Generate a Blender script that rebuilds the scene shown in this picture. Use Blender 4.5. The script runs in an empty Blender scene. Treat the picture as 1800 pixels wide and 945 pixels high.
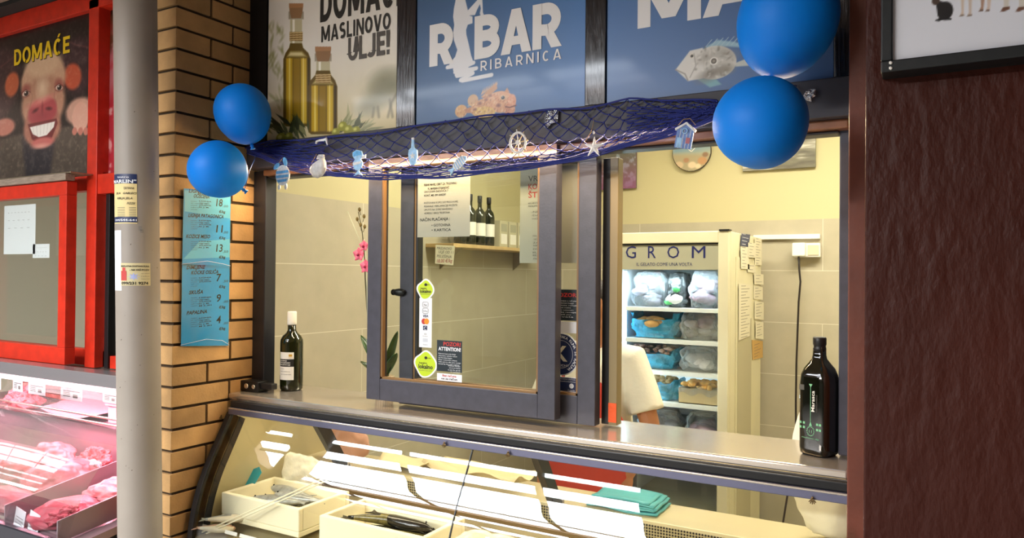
import bpy, bmesh, math, random
import numpy as np
from mathutils import Vector, Matrix, noise
random.seed(7); np.random.seed(7)
S = bpy.context.scene
COL = S.collection
PI = math.pi
# ---------------------------------------------------------------- camera model
F = 1305.0
YAW, PITCH, ROLL = math.radians(29.55), math.radians(.48), math.radians(.509)
CAM = Vector((0, 0, 1.69))
RC = Matrix.Rotation(YAW, 3, 'Z') @ Matrix.Rotation(PI/2+PITCH, 3, 'X') @ Matrix.Rotation(ROLL, 3, 'Z')
def ray(px, py): return RC @ Vector((px-900, 472.5-py, -F))
def at_y(px, py, y): d = ray(px, py); return CAM + d*(y/d.y)
def at_x(px, py, x): d = ray(px, py); return CAM + d*(x/d.x)
def at_z(px, py, z): d = ray(px, py); return CAM + d*((z-CAM.z)/d.z)
cd = bpy.data.cameras.new('camera'); cam = bpy.data.objects.new('camera', cd); COL.objects.link(cam)
cam.matrix_world = Matrix.Translation(CAM) @ RC.to_4x4()
cd.sensor_width = 36; cd.lens = F/1800*36; cd.clip_start = .02
S.camera = cam
S.view_settings.view_transform = 'Standard'; S.view_settings.look = 'None'
S.view_settings.gamma = 1; S.view_settings.use_curve_mapping = False
S.view_settings.exposure = .2
# ---------------------------------------------------------------- colour + materials
def lin(c):
    c = np.asarray(c, dtype=float)
    return np.where(c <= .04045, c/12.92, ((c+.055)/1.055)**2.4)
def rgb(c):
    if isinstance(c, str):
        c = c.lstrip('#'); c = [int(c[i:i+2], 16)/255 for i in (0, 2, 4)]
    return tuple(lin(c)) + (1,)
MATS = {}
def mat(name, col, rough=.5, metal=0, bump=None, var=None, coat=0, spec=.5, trans=0, ior=1.45, emit=0, stretch=(1,1,1), sss=0, rvar=0, ecol=None, alpha=1, sheen=0):
    m = bpy.data.materials.new(name); MATS[name] = m; m.use_nodes = True
    nt = m.node_tree; b = nt.nodes['Principled BSDF']; L = nt.links.new
    c = rgb(col)
    b.inputs['Base Color'].default_value = c; b.inputs['Roughness'].default_value = rough
    b.inputs['Metallic'].default_value = metal; b.inputs['Specular IOR Level'].default_value = spec
    b.inputs['Coat Weight'].default_value = coat; b.inputs['Coat Roughness'].default_value = .08
    b.inputs['Transmission Weight'].default_value = trans; b.inputs['IOR'].default_value = ior
    b.inputs['Alpha'].default_value = alpha
    if sss: b.inputs['Subsurface Weight'].default_value = sss; b.inputs['Subsurface Radius'].default_value = (.02,.01,.006)
    if sheen: b.inputs['Sheen Weight'].default_value = sheen
    if emit:
        b.inputs['Emission Color'].default_value = rgb(ecol or col); b.inputs['Emission Strength'].default_value = emit
    tc = nt.nodes.new('ShaderNodeTexCoord'); mp = nt.nodes.new('ShaderNodeMapping'); L(tc.outputs['Object'], mp.inputs[0])
    mp.inputs['Scale'].default_value = stretch
    if var:
        n = nt.nodes.new('ShaderNodeTexNoise'); n.inputs['Scale'].default_value = var[0]; n.inputs['Detail'].default_value = 5
        L(mp.outputs[0], n.inputs['Vector'])
        r = nt.nodes.new('ShaderNodeValToRGB'); a = var[1]
        r.color_ramp.elements[0].position = .3; r.color_ramp.elements[1].position = .7
        c2 = rgb(var[2]) if len(var) > 2 else tuple(min(1, x*(1+a)) for x in c[:3])+(1,)
        r.color_ramp.elements[0].color = tuple(x*(1-a) for x in c[:3])+(1,) if len(var) <= 2 else c
        r.color_ramp.elements[1].color = c2
        L(n.outputs[0], r.inputs[0]); L(r.outputs[0], b.inputs['Base Color'])
    if rvar:
        n = nt.nodes.new('ShaderNodeTexNoise'); n.inputs['Scale'].default_value = 14; L(mp.outputs[0], n.inputs['Vector'])
        q = nt.nodes.new('ShaderNodeMapRange'); q.inputs[3].default_value = max(0, rough-rvar); q.inputs[4].default_value = rough+rvar
        L(n.outputs[0], q.inputs[0]); L(q.outputs[0], b.inputs['Roughness'])
    if bump:
        n = nt.nodes.new('ShaderNodeTexNoise'); n.inputs['Scale'].default_value = bump[0]; n.inputs['Detail'].default_value = 6
        L(mp.outputs[0], n.inputs['Vector'])
        k = nt.nodes.new('ShaderNodeBump'); k.inputs['Strength'].default_value = bump[1]; k.inputs['Distance'].default_value = bump[2] if len(bump) > 2 else .01
        L(n.outputs[0], k.inputs['Height']); L(k.outputs[0], b.inputs['Normal'])
    return m
def thin_glass(name, tint=(1,1,1), refl=1.0, rough=0.0):
    """thin pane: clear transmission plus Fresnel mirror reflection"""
    m = bpy.data.materials.new(name); MATS[name] = m; m.use_nodes = True
    nt = m.node_tree; nt.nodes.clear(); L = nt.links.new
    o = nt.nodes.new('ShaderNodeOutputMaterial'); t = nt.nodes.new('ShaderNodeBsdfTransparent'); g = nt.nodes.new('ShaderNodeBsdfGlossy')
    t.inputs[0].default_value = tuple(tint)+(1,); g.inputs['Roughness'].default_value = rough
    ge = nt.nodes.new('ShaderNodeNewGeometry'); dt = nt.nodes.new('ShaderNodeVectorMath'); dt.operation = 'DOT_PRODUCT'
    L(ge.outputs['Normal'], dt.inputs[0]); L(ge.outputs['Incoming'], dt.inputs[1])
    def mth(op, a_, b_=None):
        q = nt.nodes.new('ShaderNodeMath'); q.operation = op
        for i_, v_ in enumerate((a_, b_)):
            if v_ is None: continue
            if isinstance(v_, (int, float)): q.inputs[i_].default_value = v_
            else: L(v_, q.inputs[i_])
        return q.outputs[0]
    fc = mth('POWER', mth('SUBTRACT', 1.0, mth('ABSOLUTE', dt.outputs['Value'])), 5.0)     # Schlick, same from either face
    class mu: outputs = [mth('MULTIPLY', mth('ADD', mth('MULTIPLY', fc, .96), .04), refl)]
    x = nt.nodes.new('ShaderNodeMixShader'); L(mu.outputs[0], x.inputs[0]); L(t.outputs[0], x.inputs[1]); L(g.outputs[0], x.inputs[2]); L(x.outputs[0], o.inputs[0])
    return m
def film(name, col, opacity=.3, rough=.15, bump=None):
    """thin plastic film: part transparent, part glossy plastic"""
    m = mat(name, col, rough=rough, bump=bump, spec=.8); nt = m.node_tree; L = nt.links.new
    b = nt.nodes['Principled BSDF']; o = nt.nodes['Material Output']
    t = nt.nodes.new('ShaderNodeBsdfTransparent'); x = nt.nodes.new('ShaderNodeMixShader'); x.inputs[0].default_value = opacity
    lw = nt.nodes.new('ShaderNodeLayerWeight'); lw.inputs[0].default_value = .35
    ad = nt.nodes.new('ShaderNodeMath'); ad.operation = 'ADD'; ad.use_clamp = True; ad.inputs[1].default_value = opacity; L(lw.outputs['Facing'], ad.inputs[0])
    L(ad.outputs[0], x.inputs[0]); L(t.outputs[0], x.inputs[1]); L(b.outputs[0], x.inputs[2]); L(x.outputs[0], o.inputs[0])
    return m
def paintmat(name, rough=.45, coat=0, bump=None):
    """reads the printed artwork stored on the mesh"""
    m = mat(name, '#808080', rough=rough, coat=coat, bump=bump); nt = m.node_tree
    a = nt.nodes.new('ShaderNodeAttribute'); a.attribute_name = 'Col'
    nt.links.new(a.outputs['Color'], nt.nodes['Principled BSDF'].inputs['Base Color'])
    return m
def tilemat(name, col, grout, tw, th, rough, axis='X', z0=1.735):
    """large format ceramic tile with thin grout lines, laid on wall coordinates"""
    m = mat(name, col, rough=rough, bump=(90, .05, .004)); nt = m.node_tree; L = nt.links.new; b = nt.nodes['Principled BSDF']
    tc = nt.nodes.new('ShaderNodeTexCoord'); sp = nt.nodes.new('ShaderNodeSeparateXYZ'); cb = nt.nodes.new('ShaderNodeCombineXYZ')
    L(tc.outputs['Object'], sp.inputs[0]); L(sp.outputs[axis], cb.inputs[0])
    ad = nt.nodes.new('ShaderNodeMath'); ad.inputs[1].default_value = -z0+th*20; L(sp.outputs['Z'], ad.inputs[0]); L(ad.outputs[0], cb.inputs[1])
    br = nt.nodes.new('ShaderNodeTexBrick'); br.inputs['Scale'].default_value = 1; br.inputs['Brick Width'].default_value = tw; br.inputs['Row Height'].default_value = th
    br.inputs['Mortar Size'].default_value = .0022; br.inputs['Mortar Smooth'].default_value = .1; br.offset = .5
    L(cb.outputs[0], br.inputs['Vector'])
    n = nt.nodes.new('ShaderNodeTexNoise'); n.inputs['Scale'].default_value = 9; n.inputs['Detail'].default_value = 6; L(tc.outputs['Object'], n.inputs['Vector'])
    r = nt.nodes.new('ShaderNodeValToRGB'); c = rgb(col)
    r.color_ramp.elements[0].color = tuple(x*.88 for x in c[:3])+(1,); r.color_ramp.elements[1].color = tuple(min(1, x*1.12) for x in c[:3])+(1,)
    L(n.outputs[0], r.inputs[0]); L(r.outputs[0], br.inputs['Color1']); L(r.outputs[0], br.inputs['Color2']); br.inputs['Mortar'].default_value = rgb(grout)
    L(br.outputs['Color'], b.inputs['Base Color'])
    return m
# ---------------------------------------------------------------- mesh builder
WM = {}
def wm(o): return WM.get(o.name, Matrix.Identity(4))
TXT = {}
def glyphs(s, bold=0, res=3):
    k = (s, bold, res)
    if k not in TXT:
        cu = bpy.data.curves.new('lettering', 'FONT'); cu.body = s; cu.offset = bold; cu.resolution_u = res; cu.size = 1
        ob = bpy.data.objects.new('lettering', cu)
        me = bpy.data.meshes.new_from_object(ob)
        v = [(p.co.x, p.co.y) for p in me.vertices]; f = [tuple(p.vertices) for p in me.polygons]
        bpy.data.objects.remove(ob); bpy.data.curves.remove(cu); bpy.data.meshes.remove(me)
        TXT[k] = (v, f)
    return TXT[k]
CAPH = max(p[1] for p in glyphs('H')[0])
class Fr:
    """flat frame on a surface: origin, right, up; p(u,v,d) with d outwards"""
    def __init__(s, o, x, y):
        s.o = Vector(o); s.x = Vector(x).normalized(); s.y = Vector(y).normalized(); s.n = s.x.cross(s.y)
    def p(s, u, v, d=0): return s.o + s.x*u + s.y*v + s.n*d
def wallF(x, z, y): return Fr((x, y, z), (1,0,0), (0,0,1))       # faces -Y
class MB:
    def __init__(s): s.v = []; s.f = []; s.mi = []; s.sm = []; s.mats = []
    def add(s, vs, fs, m, smooth=False):
        if m not in s.mats: s.mats.append(m)
        k = s.mats.index(m); b = len(s.v); s.v.extend(Vector(p) for p in vs)
        for f in fs: s.f.append(tuple(b+i for i in f)); s.mi.append(k); s.sm.append(smooth)
        return s
    def box(s, lo, hi, m, M=None):
        x0,y0,z0 = lo; x1,y1,z1 = hi
        vs = [Vector(p) for p in ((x0,y0,z0),(x1,y0,z0),(x1,y1,z0),(x0,y1,z0),(x0,y0,z1),(x1,y0,z1),(x1,y1,z1),(x0,y1,z1))]
        if M is not None: vs = [M @ p for p in vs]
        return s.add(vs, [(0,3,2,1),(4,5,6,7),(0,1,5,4),(1,2,6,5),(2,3,7,6),(3,0,4,7)], m)
    def ring(s, loops, m, smooth=True, close=False, caps=True):
        n = len(loops[0]); vs = [p for l in loops for p in l]; fs = []
        K = len(loops)
        for i in range(K if close else K-1):
            a = i*n; b = ((i+1) % K)*n
            for j in range(n): fs.append((a+j, a+(j+1) % n, b+(j+1) % n, b+j))
        if caps and not close: fs.append(tuple(range(n-1, -1, -1))); fs.append(tuple((K-1)*n+j for j in range(n)))
        return s.add(vs, fs, m, smooth)
    def tube(s, pts, r, m, n=8, smooth=True, close=False):
        pts = [Vector(p) for p in pts]; K = len(pts); loops = []; u = None
        for i, p in enumerate(pts):
            t = (pts[(i+1) % K]-pts[i-1]) if close else (pts[min(i+1,K-1)]-pts[max(i-1,0)])
            if t.length < 1e-9: t = Vector((0,0,1))
            t.normalize()
            if u is None: u = t.orthogonal().normalized()
            u = (u - t*u.dot(t))
            u = u.normalized() if u.length > 1e-6 else t.orthogonal().normalized()
            w = t.cross(u); rr = r[i] if isinstance(r, (list, tuple)) else r
            loops.append([p+(u*math.cos(2*PI*j/n)+w*math.sin(2*PI*j/n))*rr for j in range(n)])
        return s.ring(loops, m, smooth, close)
    def lathe(s, prof, c, m, n=32, M=None, sq=None, smooth=True):
        c = Vector(c); loops = []
        for (r, z) in prof:
            l = []
            for j in range(n):
                a = 2*PI*j/n; ca, sa = math.cos(a), math.sin(a)
                k = 1 if not sq else 1/((abs(ca)**sq+abs(sa)**sq)**(1/sq))
                p = Vector((r*k*ca, r*k*sa, z)); l.append(c+(M @ p if M is not None else p))
            loops.append(l)
        return s.ring(loops, m, smooth)
    def prism(s, fr, poly, d0, d1, m, smooth=False):
        n = len(poly)
        ar = sum(poly[i][0]*poly[(i+1) % n][1]-poly[(i+1) % n][0]*poly[i][1] for i in range(n))
        if ar < 0: poly = poly[::-1]
        vs = [fr.p(u, v, d0) for u, v in poly]+[fr.p(u, v, d1) for u, v in poly]
        fs = [tuple(range(n-1, -1, -1)), tuple(range(n, 2*n))]+[(i, (i+1) % n, n+(i+1) % n, n+i) for i in range(n)]
        return s.add(vs, fs, m, smooth)
    def slab(s, fr, u0, v0, u1, v1, d0, d1, m): return s.prism(fr, [(u0,v0),(u1,v0),(u1,v1),(u0,v1)], d0, d1, m)
    def text(s, fr, t, u, v, h, m, d=.0006, w=None, bold=0, align='l', sh=0, rot=0, res=3):
        vs, fs = glyphs(t, bold, res)
        if not vs: return s
        k = h/CAPH; x0 = min(p[0] for p in vs); x1 = max(p[0] for p in vs); kx = k
        if w: kx = w/max(1e-6, (x1-x0)+sh*0)
        W_ = (x1-x0)*kx; off = {'l': 0, 'c': -W_/2, 'r': -W_}[align]
        cr, sr = math.cos(rot), math.sin(rot); out = []
        for x, y in vs:
            a = (x-x0)*kx+off+sh*y*k; b = y*k
            out.append(fr.p(u+a*cr-b*sr, v+a*sr+b*cr, d))
        return s.add(out, fs, m)
    def ico(s, c, r, m, sub=2, M=None, amp=0, fq=1, seed=0, smooth=True):
        bm = bmesh.new(); bmesh.ops.create_icosphere(bm, subdivisions=sub, radius=1)
        vs = []; sd = Vector((seed*3.1, seed*1.7, seed*.9))
        R3 = Vector(r) if not isinstance(r, (int, float)) else Vector((r,r,r))
        for v in bm.verts:
            p = v.co.copy(); k = 1+amp*noise.fractal(p*fq+sd, 1, 2, 3)
            q = Vector((p.x*R3.x, p.y*R3.y, p.z*R3.z))*k
            if M is not None: q = M @ q
            vs.append(Vector(c)+q)
        fs = [tuple(x.index for x in f.verts) for f in bm.faces]; bm.free()
        return s.add(vs, fs, m, smooth)
    def grid(s, fn, nu, nv, m, smooth=True, closeu=False):
        vs = [fn(i/(nu if closeu else nu-1), j/(nv-1)) for j in range(nv) for i in range(nu)]; fs = []
        for j in range(nv-1):
            for i in range(nu if closeu else nu-1):
                fs.append((j*nu+i, j*nu+(i+1) % nu, (j+1)*nu+(i+1) % nu, (j+1)*nu+i))
        return s.add(vs, fs, m, smooth)
    def build(s, name, parent=None, bevel=0, local=False, origin=None, thick=0, sub=0, seg=2):
        me = bpy.data.meshes.new(name)
        if parent is not None and not local:
            inv = wm(parent).inverted(); vs = [inv @ p for p in s.v]; loc = Vector((0,0,0))
        elif parent is None and not local:
            if origin is None:
                xs = [p.x for p in s.v]; ys = [p.y for p in s.v]
                origin = Vector(((min(xs)+max(xs))/2, (min(ys)+max(ys))/2, min(p.z for p in s.v)))
            loc = Vector(origin); vs = [p-loc for p in s.v]
        else: vs = s.v; loc = Vector((0,0,0))
        me.from_pydata([tuple(p) for p in vs], [], s.f)
        for m in s.mats: me.materials.append(m)
        me.polygons.foreach_set('material_index', s.mi); me.polygons.foreach_set('use_smooth', s.sm); me.update()
        o = bpy.data.objects.new(name, me); COL.objects.link(o); o.location = loc
        if parent is not None: o.parent = parent; WM[o.name] = wm(parent).copy()
        else: WM[o.name] = Matrix.Translation(loc)
        if sub:
            q = o.modifiers.new('sub', 'SUBSURF'); q.levels = sub; q.render_levels = sub
        if thick:
            q = o.modifiers.new('thick', 'SOLIDIFY'); q.thickness = thick; q.offset = 0
        if bevel:
            q = o.modifiers.new('bevel', 'BEVEL'); q.width = bevel; q.segments = seg; q.limit_method = 'ANGLE'; q.angle_limit = math.radians(40)
        return o
def tag(o, label, cat, group=None, kind=None):
    if label: o['label'] = label
    if cat: o['category'] = cat
    if group: o['group'] = group
    if kind: o['kind'] = kind
    return o
def thing(name, label, cat, loc=(0,0,0), group=None, rot=None):
    o = bpy.data.objects.new(name, None); COL.objects.link(o); o.empty_display_size = .05
    o.location = loc; M = Matrix.Translation(Vector(loc))
    if rot is not None: o.rotation_euler = rot.to_euler() if hasattr(rot, 'to_euler') else rot; M = M @ (rot.to_4x4() if hasattr(rot, 'to_4x4') else __import__('mathutils').Euler(rot).to_matrix().to_4x4())
    WM[o.name] = M
    return tag(o, label, cat, group)
def struct(name, label=None):
    o = bpy.data.objects.new(name, None); COL.objects.link(o); o.empty_display_size = .05; o['kind'] = 'structure'
    if label: o['label'] = label
    WM[o.name] = Matrix.Identity(4)
    return o
def smesh(name, mb, label=None, bevel=0):
    o = mb.build(name, origin=(0,0,0), bevel=bevel); o['kind'] = 'structure'
    if label: o['label'] = label
    return o
def plabel(o, t): o['label'] = t; return o
def copy_tree(o, loc, label, rot=None):
    c = o.copy(); COL.objects.link(c); c.location = loc; c['label'] = label
    if rot is not None: c.rotation_euler = rot
    for ch in list(o.children):
        d = ch.copy(); COL.objects.link(d); d.parent = c
        for g in list(ch.children):
            e = g.copy(); COL.objects.link(e); e.parent = d
    return c
# ---------------------------------------------------------------- printed artwork painter (unit coordinates, v up)
class Art:
    def __init__(s, w, h, nx, ny, bg):
        s.w, s.h, s.nx, s.ny = w, h, nx, ny
        s.U, s.V = np.meshgrid(np.linspace(0, w, nx), np.linspace(0, h, ny))
        s.C = np.zeros((ny, nx, 3)); s.C[:] = s.col(bg); s.px = w/(nx-1)
    def col(s, c):
        if isinstance(c, str): c = c.lstrip('#'); c = [int(c[i:i+2], 16)/255 for i in (0,2,4)]
        return np.array(c, float)
    def mix(s, a, c):
        a = np.clip(a, 0, 1)[..., None]; s.C = s.C*(1-a)+(s.col(c) if not (isinstance(c, np.ndarray) and c.ndim == 3) else c)*a
    def ell(s, cx, cy, rx, ry, c, rot=0, soft=None, alpha=1, p=2):
        soft = s.px if soft is None else soft; a = math.radians(rot)
        x = s.U-cx; y = s.V-cy; X = x*math.cos(a)+y*math.sin(a); Y = -x*math.sin(a)+y*math.cos(a)
        d = ((np.abs(X/rx)**p+np.abs(Y/ry)**p)**(1/p)-1)*min(rx, ry)
        s.mix((.5-d/soft)*alpha, c); return s
    def sd(s, P):
        P = np.array(P, float); inside = np.zeros(s.U.shape, bool); D = np.full(s.U.shape, 1e9); n = len(P)
        for i in range(n):
            a, b = P[i], P[(i+1) % n]
            e = b-a; wx = s.U-a[0]; wy = s.V-a[1]; t = np.clip((wx*e[0]+wy*e[1])/max(1e-12, e@e), 0, 1)
            D = np.minimum(D, np.hypot(wx-e[0]*t, wy-e[1]*t))
            c1 = (a[1] > s.V) != (b[1] > s.V)
            with np.errstate(all='ignore'): xi = (b[0]-a[0])*(s.V-a[1])/(b[1]-a[1]+1e-15)+a[0]
            inside ^= c1 & (s.U < xi)
        return np.where(inside, -D, D)
    def poly(s, P, c, soft=None, alpha=1):
        soft = s.px if soft is None else soft; s.mix((.5-s.sd(P)/soft)*alpha, c); return s
    def line(s, P, w, c, soft=None, alpha=1):
        soft = s.px if soft is None else soft; D = np.full(s.U.shape, 1e9)
        for a, b in zip(P[:-1], P[1:]):
            a = np.array(a, float); b = np.array(b, float); e = b-a; wx = s.U-a[0]; wy = s.V-a[1]
            t = np.clip((wx*e[0]+wy*e[1])/max(1e-12, e@e), 0, 1); D = np.minimum(D, np.hypot(wx-e[0]*t, wy-e[1]*t))
        s.mix((.5-(D-w/2)/soft)*alpha, c); return s
    def noise(s, fx, fy, seed=0, oct=4):
        r = np.random.RandomState(seed); N = np.zeros(s.U.shape); amp = 1; tot = 0
        for o in range(oct):
            gx, gy = int(fx*s.w)+3, int(fy*s.h)+3; G = r.rand(gy, gx)
            x = s.U/s.w*(gx-2); y = s.V/s.h*(gy-2); xi = x.astype(int).clip(0, gx-2); yi = y.astype(int).clip(0, gy-2)
            a = x-xi; b = y-yi; a = a*a*(3-2*a); b = b*b*(3-2*b)
            N += amp*((G[yi,xi]*(1-a)+G[yi,xi+1]*a)*(1-b)+(G[yi+1,xi]*(1-a)+G[yi+1,xi+1]*a)*b)
            tot += amp; amp *= .5; fx *= 2; fy *= 2
        return N/tot
    def mesh(s, name, fr, u0, v0, thick, m, parent, edge=None):
        """a thin board: artwork on its front grid, plain sides and back"""
        nx, ny = s.nx, s.ny; o, X, Y, N = (np.array(q) for q in (fr.o, fr.x, fr.y, fr.n))
        P = o+(s.U[...,None]+u0)*X+(s.V[...,None]+v0)*Y+thick*N
        P = P.reshape(-1, 3); back = np.array([fr.p(u0+a, v0+b, 0) for a, b in ((0,0),(s.w,0),(s.w,s.h),(0,s.h))])
        inv = np.array(wm(parent).inverted()) if parent is not None else np.eye(4)
        A = np.vstack([P, back]); A = A @ inv[:3,:3].T + inv[:3,3]
        i, j = np.meshgrid(np.arange(nx-1), np.arange(ny-1)); b = (j*nx+i).ravel()
        Q = np.stack([b, b+1, b+nx+1, b+nx], 1).tolist(); n = nx*ny; c = [0, nx-1, n-1, n-nx]
        Q += [[n+3, n+2, n+1, n]]
        Q += [[c[k], n+k, n+(k+1) % 4, c[(k+1) % 4]] for k in range(4)]
        me = bpy.data.meshes.new(name); me.from_pydata(A.tolist(), [], Q)
        at = me.color_attributes.new('Col', 'FLOAT_COLOR', 'POINT')
        cc = np.ones((n+4, 4)); cc[:n,:3] = lin(np.clip(s.C, 0, 1)).reshape(-1, 3); cc[n:,:3] = .05
        at.data.foreach_set('color', cc.ravel()); me.materials.append(m); me.update()
        ob = bpy.data.objects.new(name, me); COL.objects.link(ob)
        if parent is not None: ob.parent = parent; WM[ob.name] = wm(parent).copy()
        else: WM[ob.name] = Matrix.Identity(4)
        return ob

def area(nm, loc, size, power, col, rot=(0,0,0)):
    l = bpy.data.lights.new(nm, 'AREA'); l.shape = 'RECTANGLE'; l.size, l.size_y = size; l.energy = power; l.color = col
    o = bpy.data.objects.new(nm, l); COL.objects.link(o); o.location = loc; o.rotation_euler = rot; return o
# ---------------------------------------------------------------- materials
slate = mat('slate_paint', '#42424c', rough=.38, bump=(160, .12, .002), var=(30, .12))
slate_dark = mat('dark_slate_paint', '#26272d', rough=.4, bump=(60, .12, .002))
black_gloss = mat('brushed_black_gloss_paint', '#101014', rough=.22, coat=.6, bump=(26, .9, .004), stretch=(6, 6, .5), rvar=.12)
beam_paint = mat('matt_charcoal_paint', '#3b3a40', rough=.55, var=(12, .12))
copper = mat('warm_lit_brown_paint', '#8a5c40', rough=.32, var=(20, .25), bump=(40, .15, .003))  # warm light on a brown rail is put into this tone
lit_wood = mat('warm_lit_wood', '#d0a07c', rough=.5, var=(24, .12), stretch=(1, 8, 8))  # wood tone with warm lamp light mixed into its peach
bead = mat('glazing_bead', '#80603a', rough=.4)
steel = mat('brushed_steel', '#c2b9ae', rough=.2, metal=.75, bump=(220, .015, .001), stretch=(.3, 6, 6), rvar=.06)
steel_mirror = mat('polished_steel', '#a9a6a8', rough=.25, metal=.6)
steel_satin = mat('satin_steel', '#a89f88', rough=.4, metal=.85)
blackrub = mat('black_rubber', '#121214', rough=.42)
rail_blue = mat('anodised_rail', '#6f7088', rough=.3, metal=.7)
glass = thin_glass('clear_pane_glass', (.97,.985,.97), 1.0)
glass_v = thin_glass('curved_case_glass', (.97,.98,.96), 1.25)
redp = mat('red_gloss_paint', '#c8301c', rough=.36, var=(18, .15))
brickm = mat('tan_clay_brick', '#ab8656', rough=.85, bump=(120, .35, .004), var=(11, .16))
nt = brickm.node_tree   # each brick a slightly different fired tone
_b = nt.nodes['Principled BSDF']; _g = nt.nodes.new('ShaderNodeNewGeometry'); _h = nt.nodes.new('ShaderNodeHueSaturation')
_q = nt.nodes.new('ShaderNodeMapRange'); _q.inputs[3].default_value = .8; _q.inputs[4].default_value = 1.15
nt.links.new(_g.outputs['Random Per Island'], _q.inputs[0]); nt.links.new(_q.outputs[0], _h.inputs['Value'])
_src = _b.inputs['Base Color'].links[0].from_socket; nt.links.new(_src, _h.inputs['Color']); nt.links.new(_h.outputs[0], _b.inputs['Base Color'])
mortar = mat('dark_mortar', '#3c2e1e', rough=.95, bump=(150, .5, .004))
post_paint = mat('grey_cream_paint', '#8f867c', rough=.5, var=(5, .08), bump=(30, .06, .004))
brown_rough = mat('rough_brown_paint', '#3e1a12', rough=.5, bump=(34, .55, .012), var=(3, .22), rvar=.1, spec=.22, stretch=(1, 1, .45))
brown_red = mat('red_brown_paint', '#6a3524', rough=.5, bump=(60, .2, .004), var=(9, .15))
cream_wall = mat('cream_wall_paint', '#c6bd94', rough=.9)
white_wall = mat('pale_wall_paint', '#e6dfcc', rough=.9)
concrete = mat('grey_concrete', '#8f8b84', rough=.85, var=(3, .15), bump=(40, .2, .005))
tileX = tilemat('beige_wall_tile_a', '#b5ad96', '#d4cfbc', 1.2, .3325, .35, 'X')
tileY = tilemat('beige_wall_tile_b', '#b5ad96', '#d4cfbc', 1.2, .3325, .35, 'Y')
soffit = mat('brown_soffit_board', '#8e7768', rough=.7, var=(8, .1), stretch=(1, 12, 1))
darkmat = mat('dark_roof_paint', '#2a2826', rough=.8)
white_paint = mat('white_paint', '#e9e6df', rough=.5)
# ---------------------------------------------------------------- building shell
XL, XR, YB, ZT = -2.6, .75, 5.0, 2.06     # interior room
m = MB(); m.box((-9, -14, -.1), (9, 2.3, 0), concrete); smesh('floor', m)
m = MB(); m.box((-7, 2.3, -.1), (XR+.2, YB+.2, 0), tileX); smesh('floor_inner', m)
m = MB(); m.box((XL-.2, YB, 0), (XR+.1, YB+.1, ZT), tileX); m.box((XL-.2, YB+.006, ZT), (XR+.1, YB+.1, 3.0), cream_wall); smesh('wall_back', m)
m = MB(); m.box((XL-.1, 2.3, 0), (XL, YB, ZT), tileY); m.box((XL-.1, 2.3, ZT), (XL-.006, YB, 3.0), cream_wall); smesh('wall_inner_left', m)
m = MB(); m.box((XR, 2.3, 0), (XR+.1, YB, 3.0), cream_wall); smesh('wall_inner_right', m)
m = MB(); m.box((XL-.1, 2.2, 3.0), (XR+.1, YB+.1, 3.1), white_wall); smesh('ceiling_inner', m)
# brick pier: real bricks over a recessed mortar core
def brick_pier():
    m = MB(); x1, y0, y1, x0 = -2.397, 1.736, 2.12, -2.66
    m.box((x0+.012, y0+.012, 0), (x1-.009, y1, 3.2), mortar)
    H = .0772; z = 1.348-17*H
    r = 0
    while z < 3.1:
        g = .011; za, zb = z+g/2, z+H-g/2; j = random.uniform(-.0015, .0015)
        if r % 2: segs = [(y0, y0+.25), (y0+.26, y1)]
        else: segs = [(y0, y0+.147), (y0+.157, y1)]
        for i, (a, b) in enumerate(segs):
            xa = x0 if False else x1-.12
            if i == 0:
                m.box((x1-(.12 if r % 2 else .25)+(0), a, za), (x1+j, b, zb), brickm)
                m.box((x0, a, za), (x1-(.13 if r % 2 else .26), b, zb), brickm)
            else: m.box((xa, a, za), (x1+j, b, zb), brickm)
        z += H; r += 1
    return m
smesh('wall_left', brick_pier(), 'tan brick pier between the red stall and the fish counter', bevel=.0025)
# rough brown wall on the right, red-brown post behind its edge
m = MB(); m.box((-.127, 1.75, 0), (3.2, 2.0, 3.1), brown_rough); smesh('wall_right', m, 'rough dark brown painted wall right of the fish stall', bevel=.004)
m = MB(); m.box((-.176, 1.935, 0), (-.127, 2.34, 3.1), brown_red); smesh('trim_1', m, 'red-brown post along the edge of the brown wall', bevel=.003)
# lintel beam, fascia boards
m = MB(); m.box((-2.385, 2.05, 2.102), (-.174, 2.19, 2.203), beam_paint); smesh('trim_2', m, 'charcoal lintel beam over the serving window', bevel=.003)
m = MB(); m.box((-2.66, 2.14, 2.203), (-.12, 2.3, 3.1), darkmat); m.box((-2.397, 2.07, 2.203), (-2.30, 2.14, 3.1), blackrub); smesh('wall_upper', m)
for nm, xa, xb in (('trim_3', -1.644, -1.561), ('trim_4', -.922, -.853), ('trim_5', -.224, -.18)):
    m = MB(); m.box((xa, 2.062, 2.203), (xb, 2.14, 3.1), black_gloss); m.box((xa-.002, 2.068, 2.203), (xa+.022, 2.075, 3.1), black_gloss); smesh(nm, m, None, bevel=.004)
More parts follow.
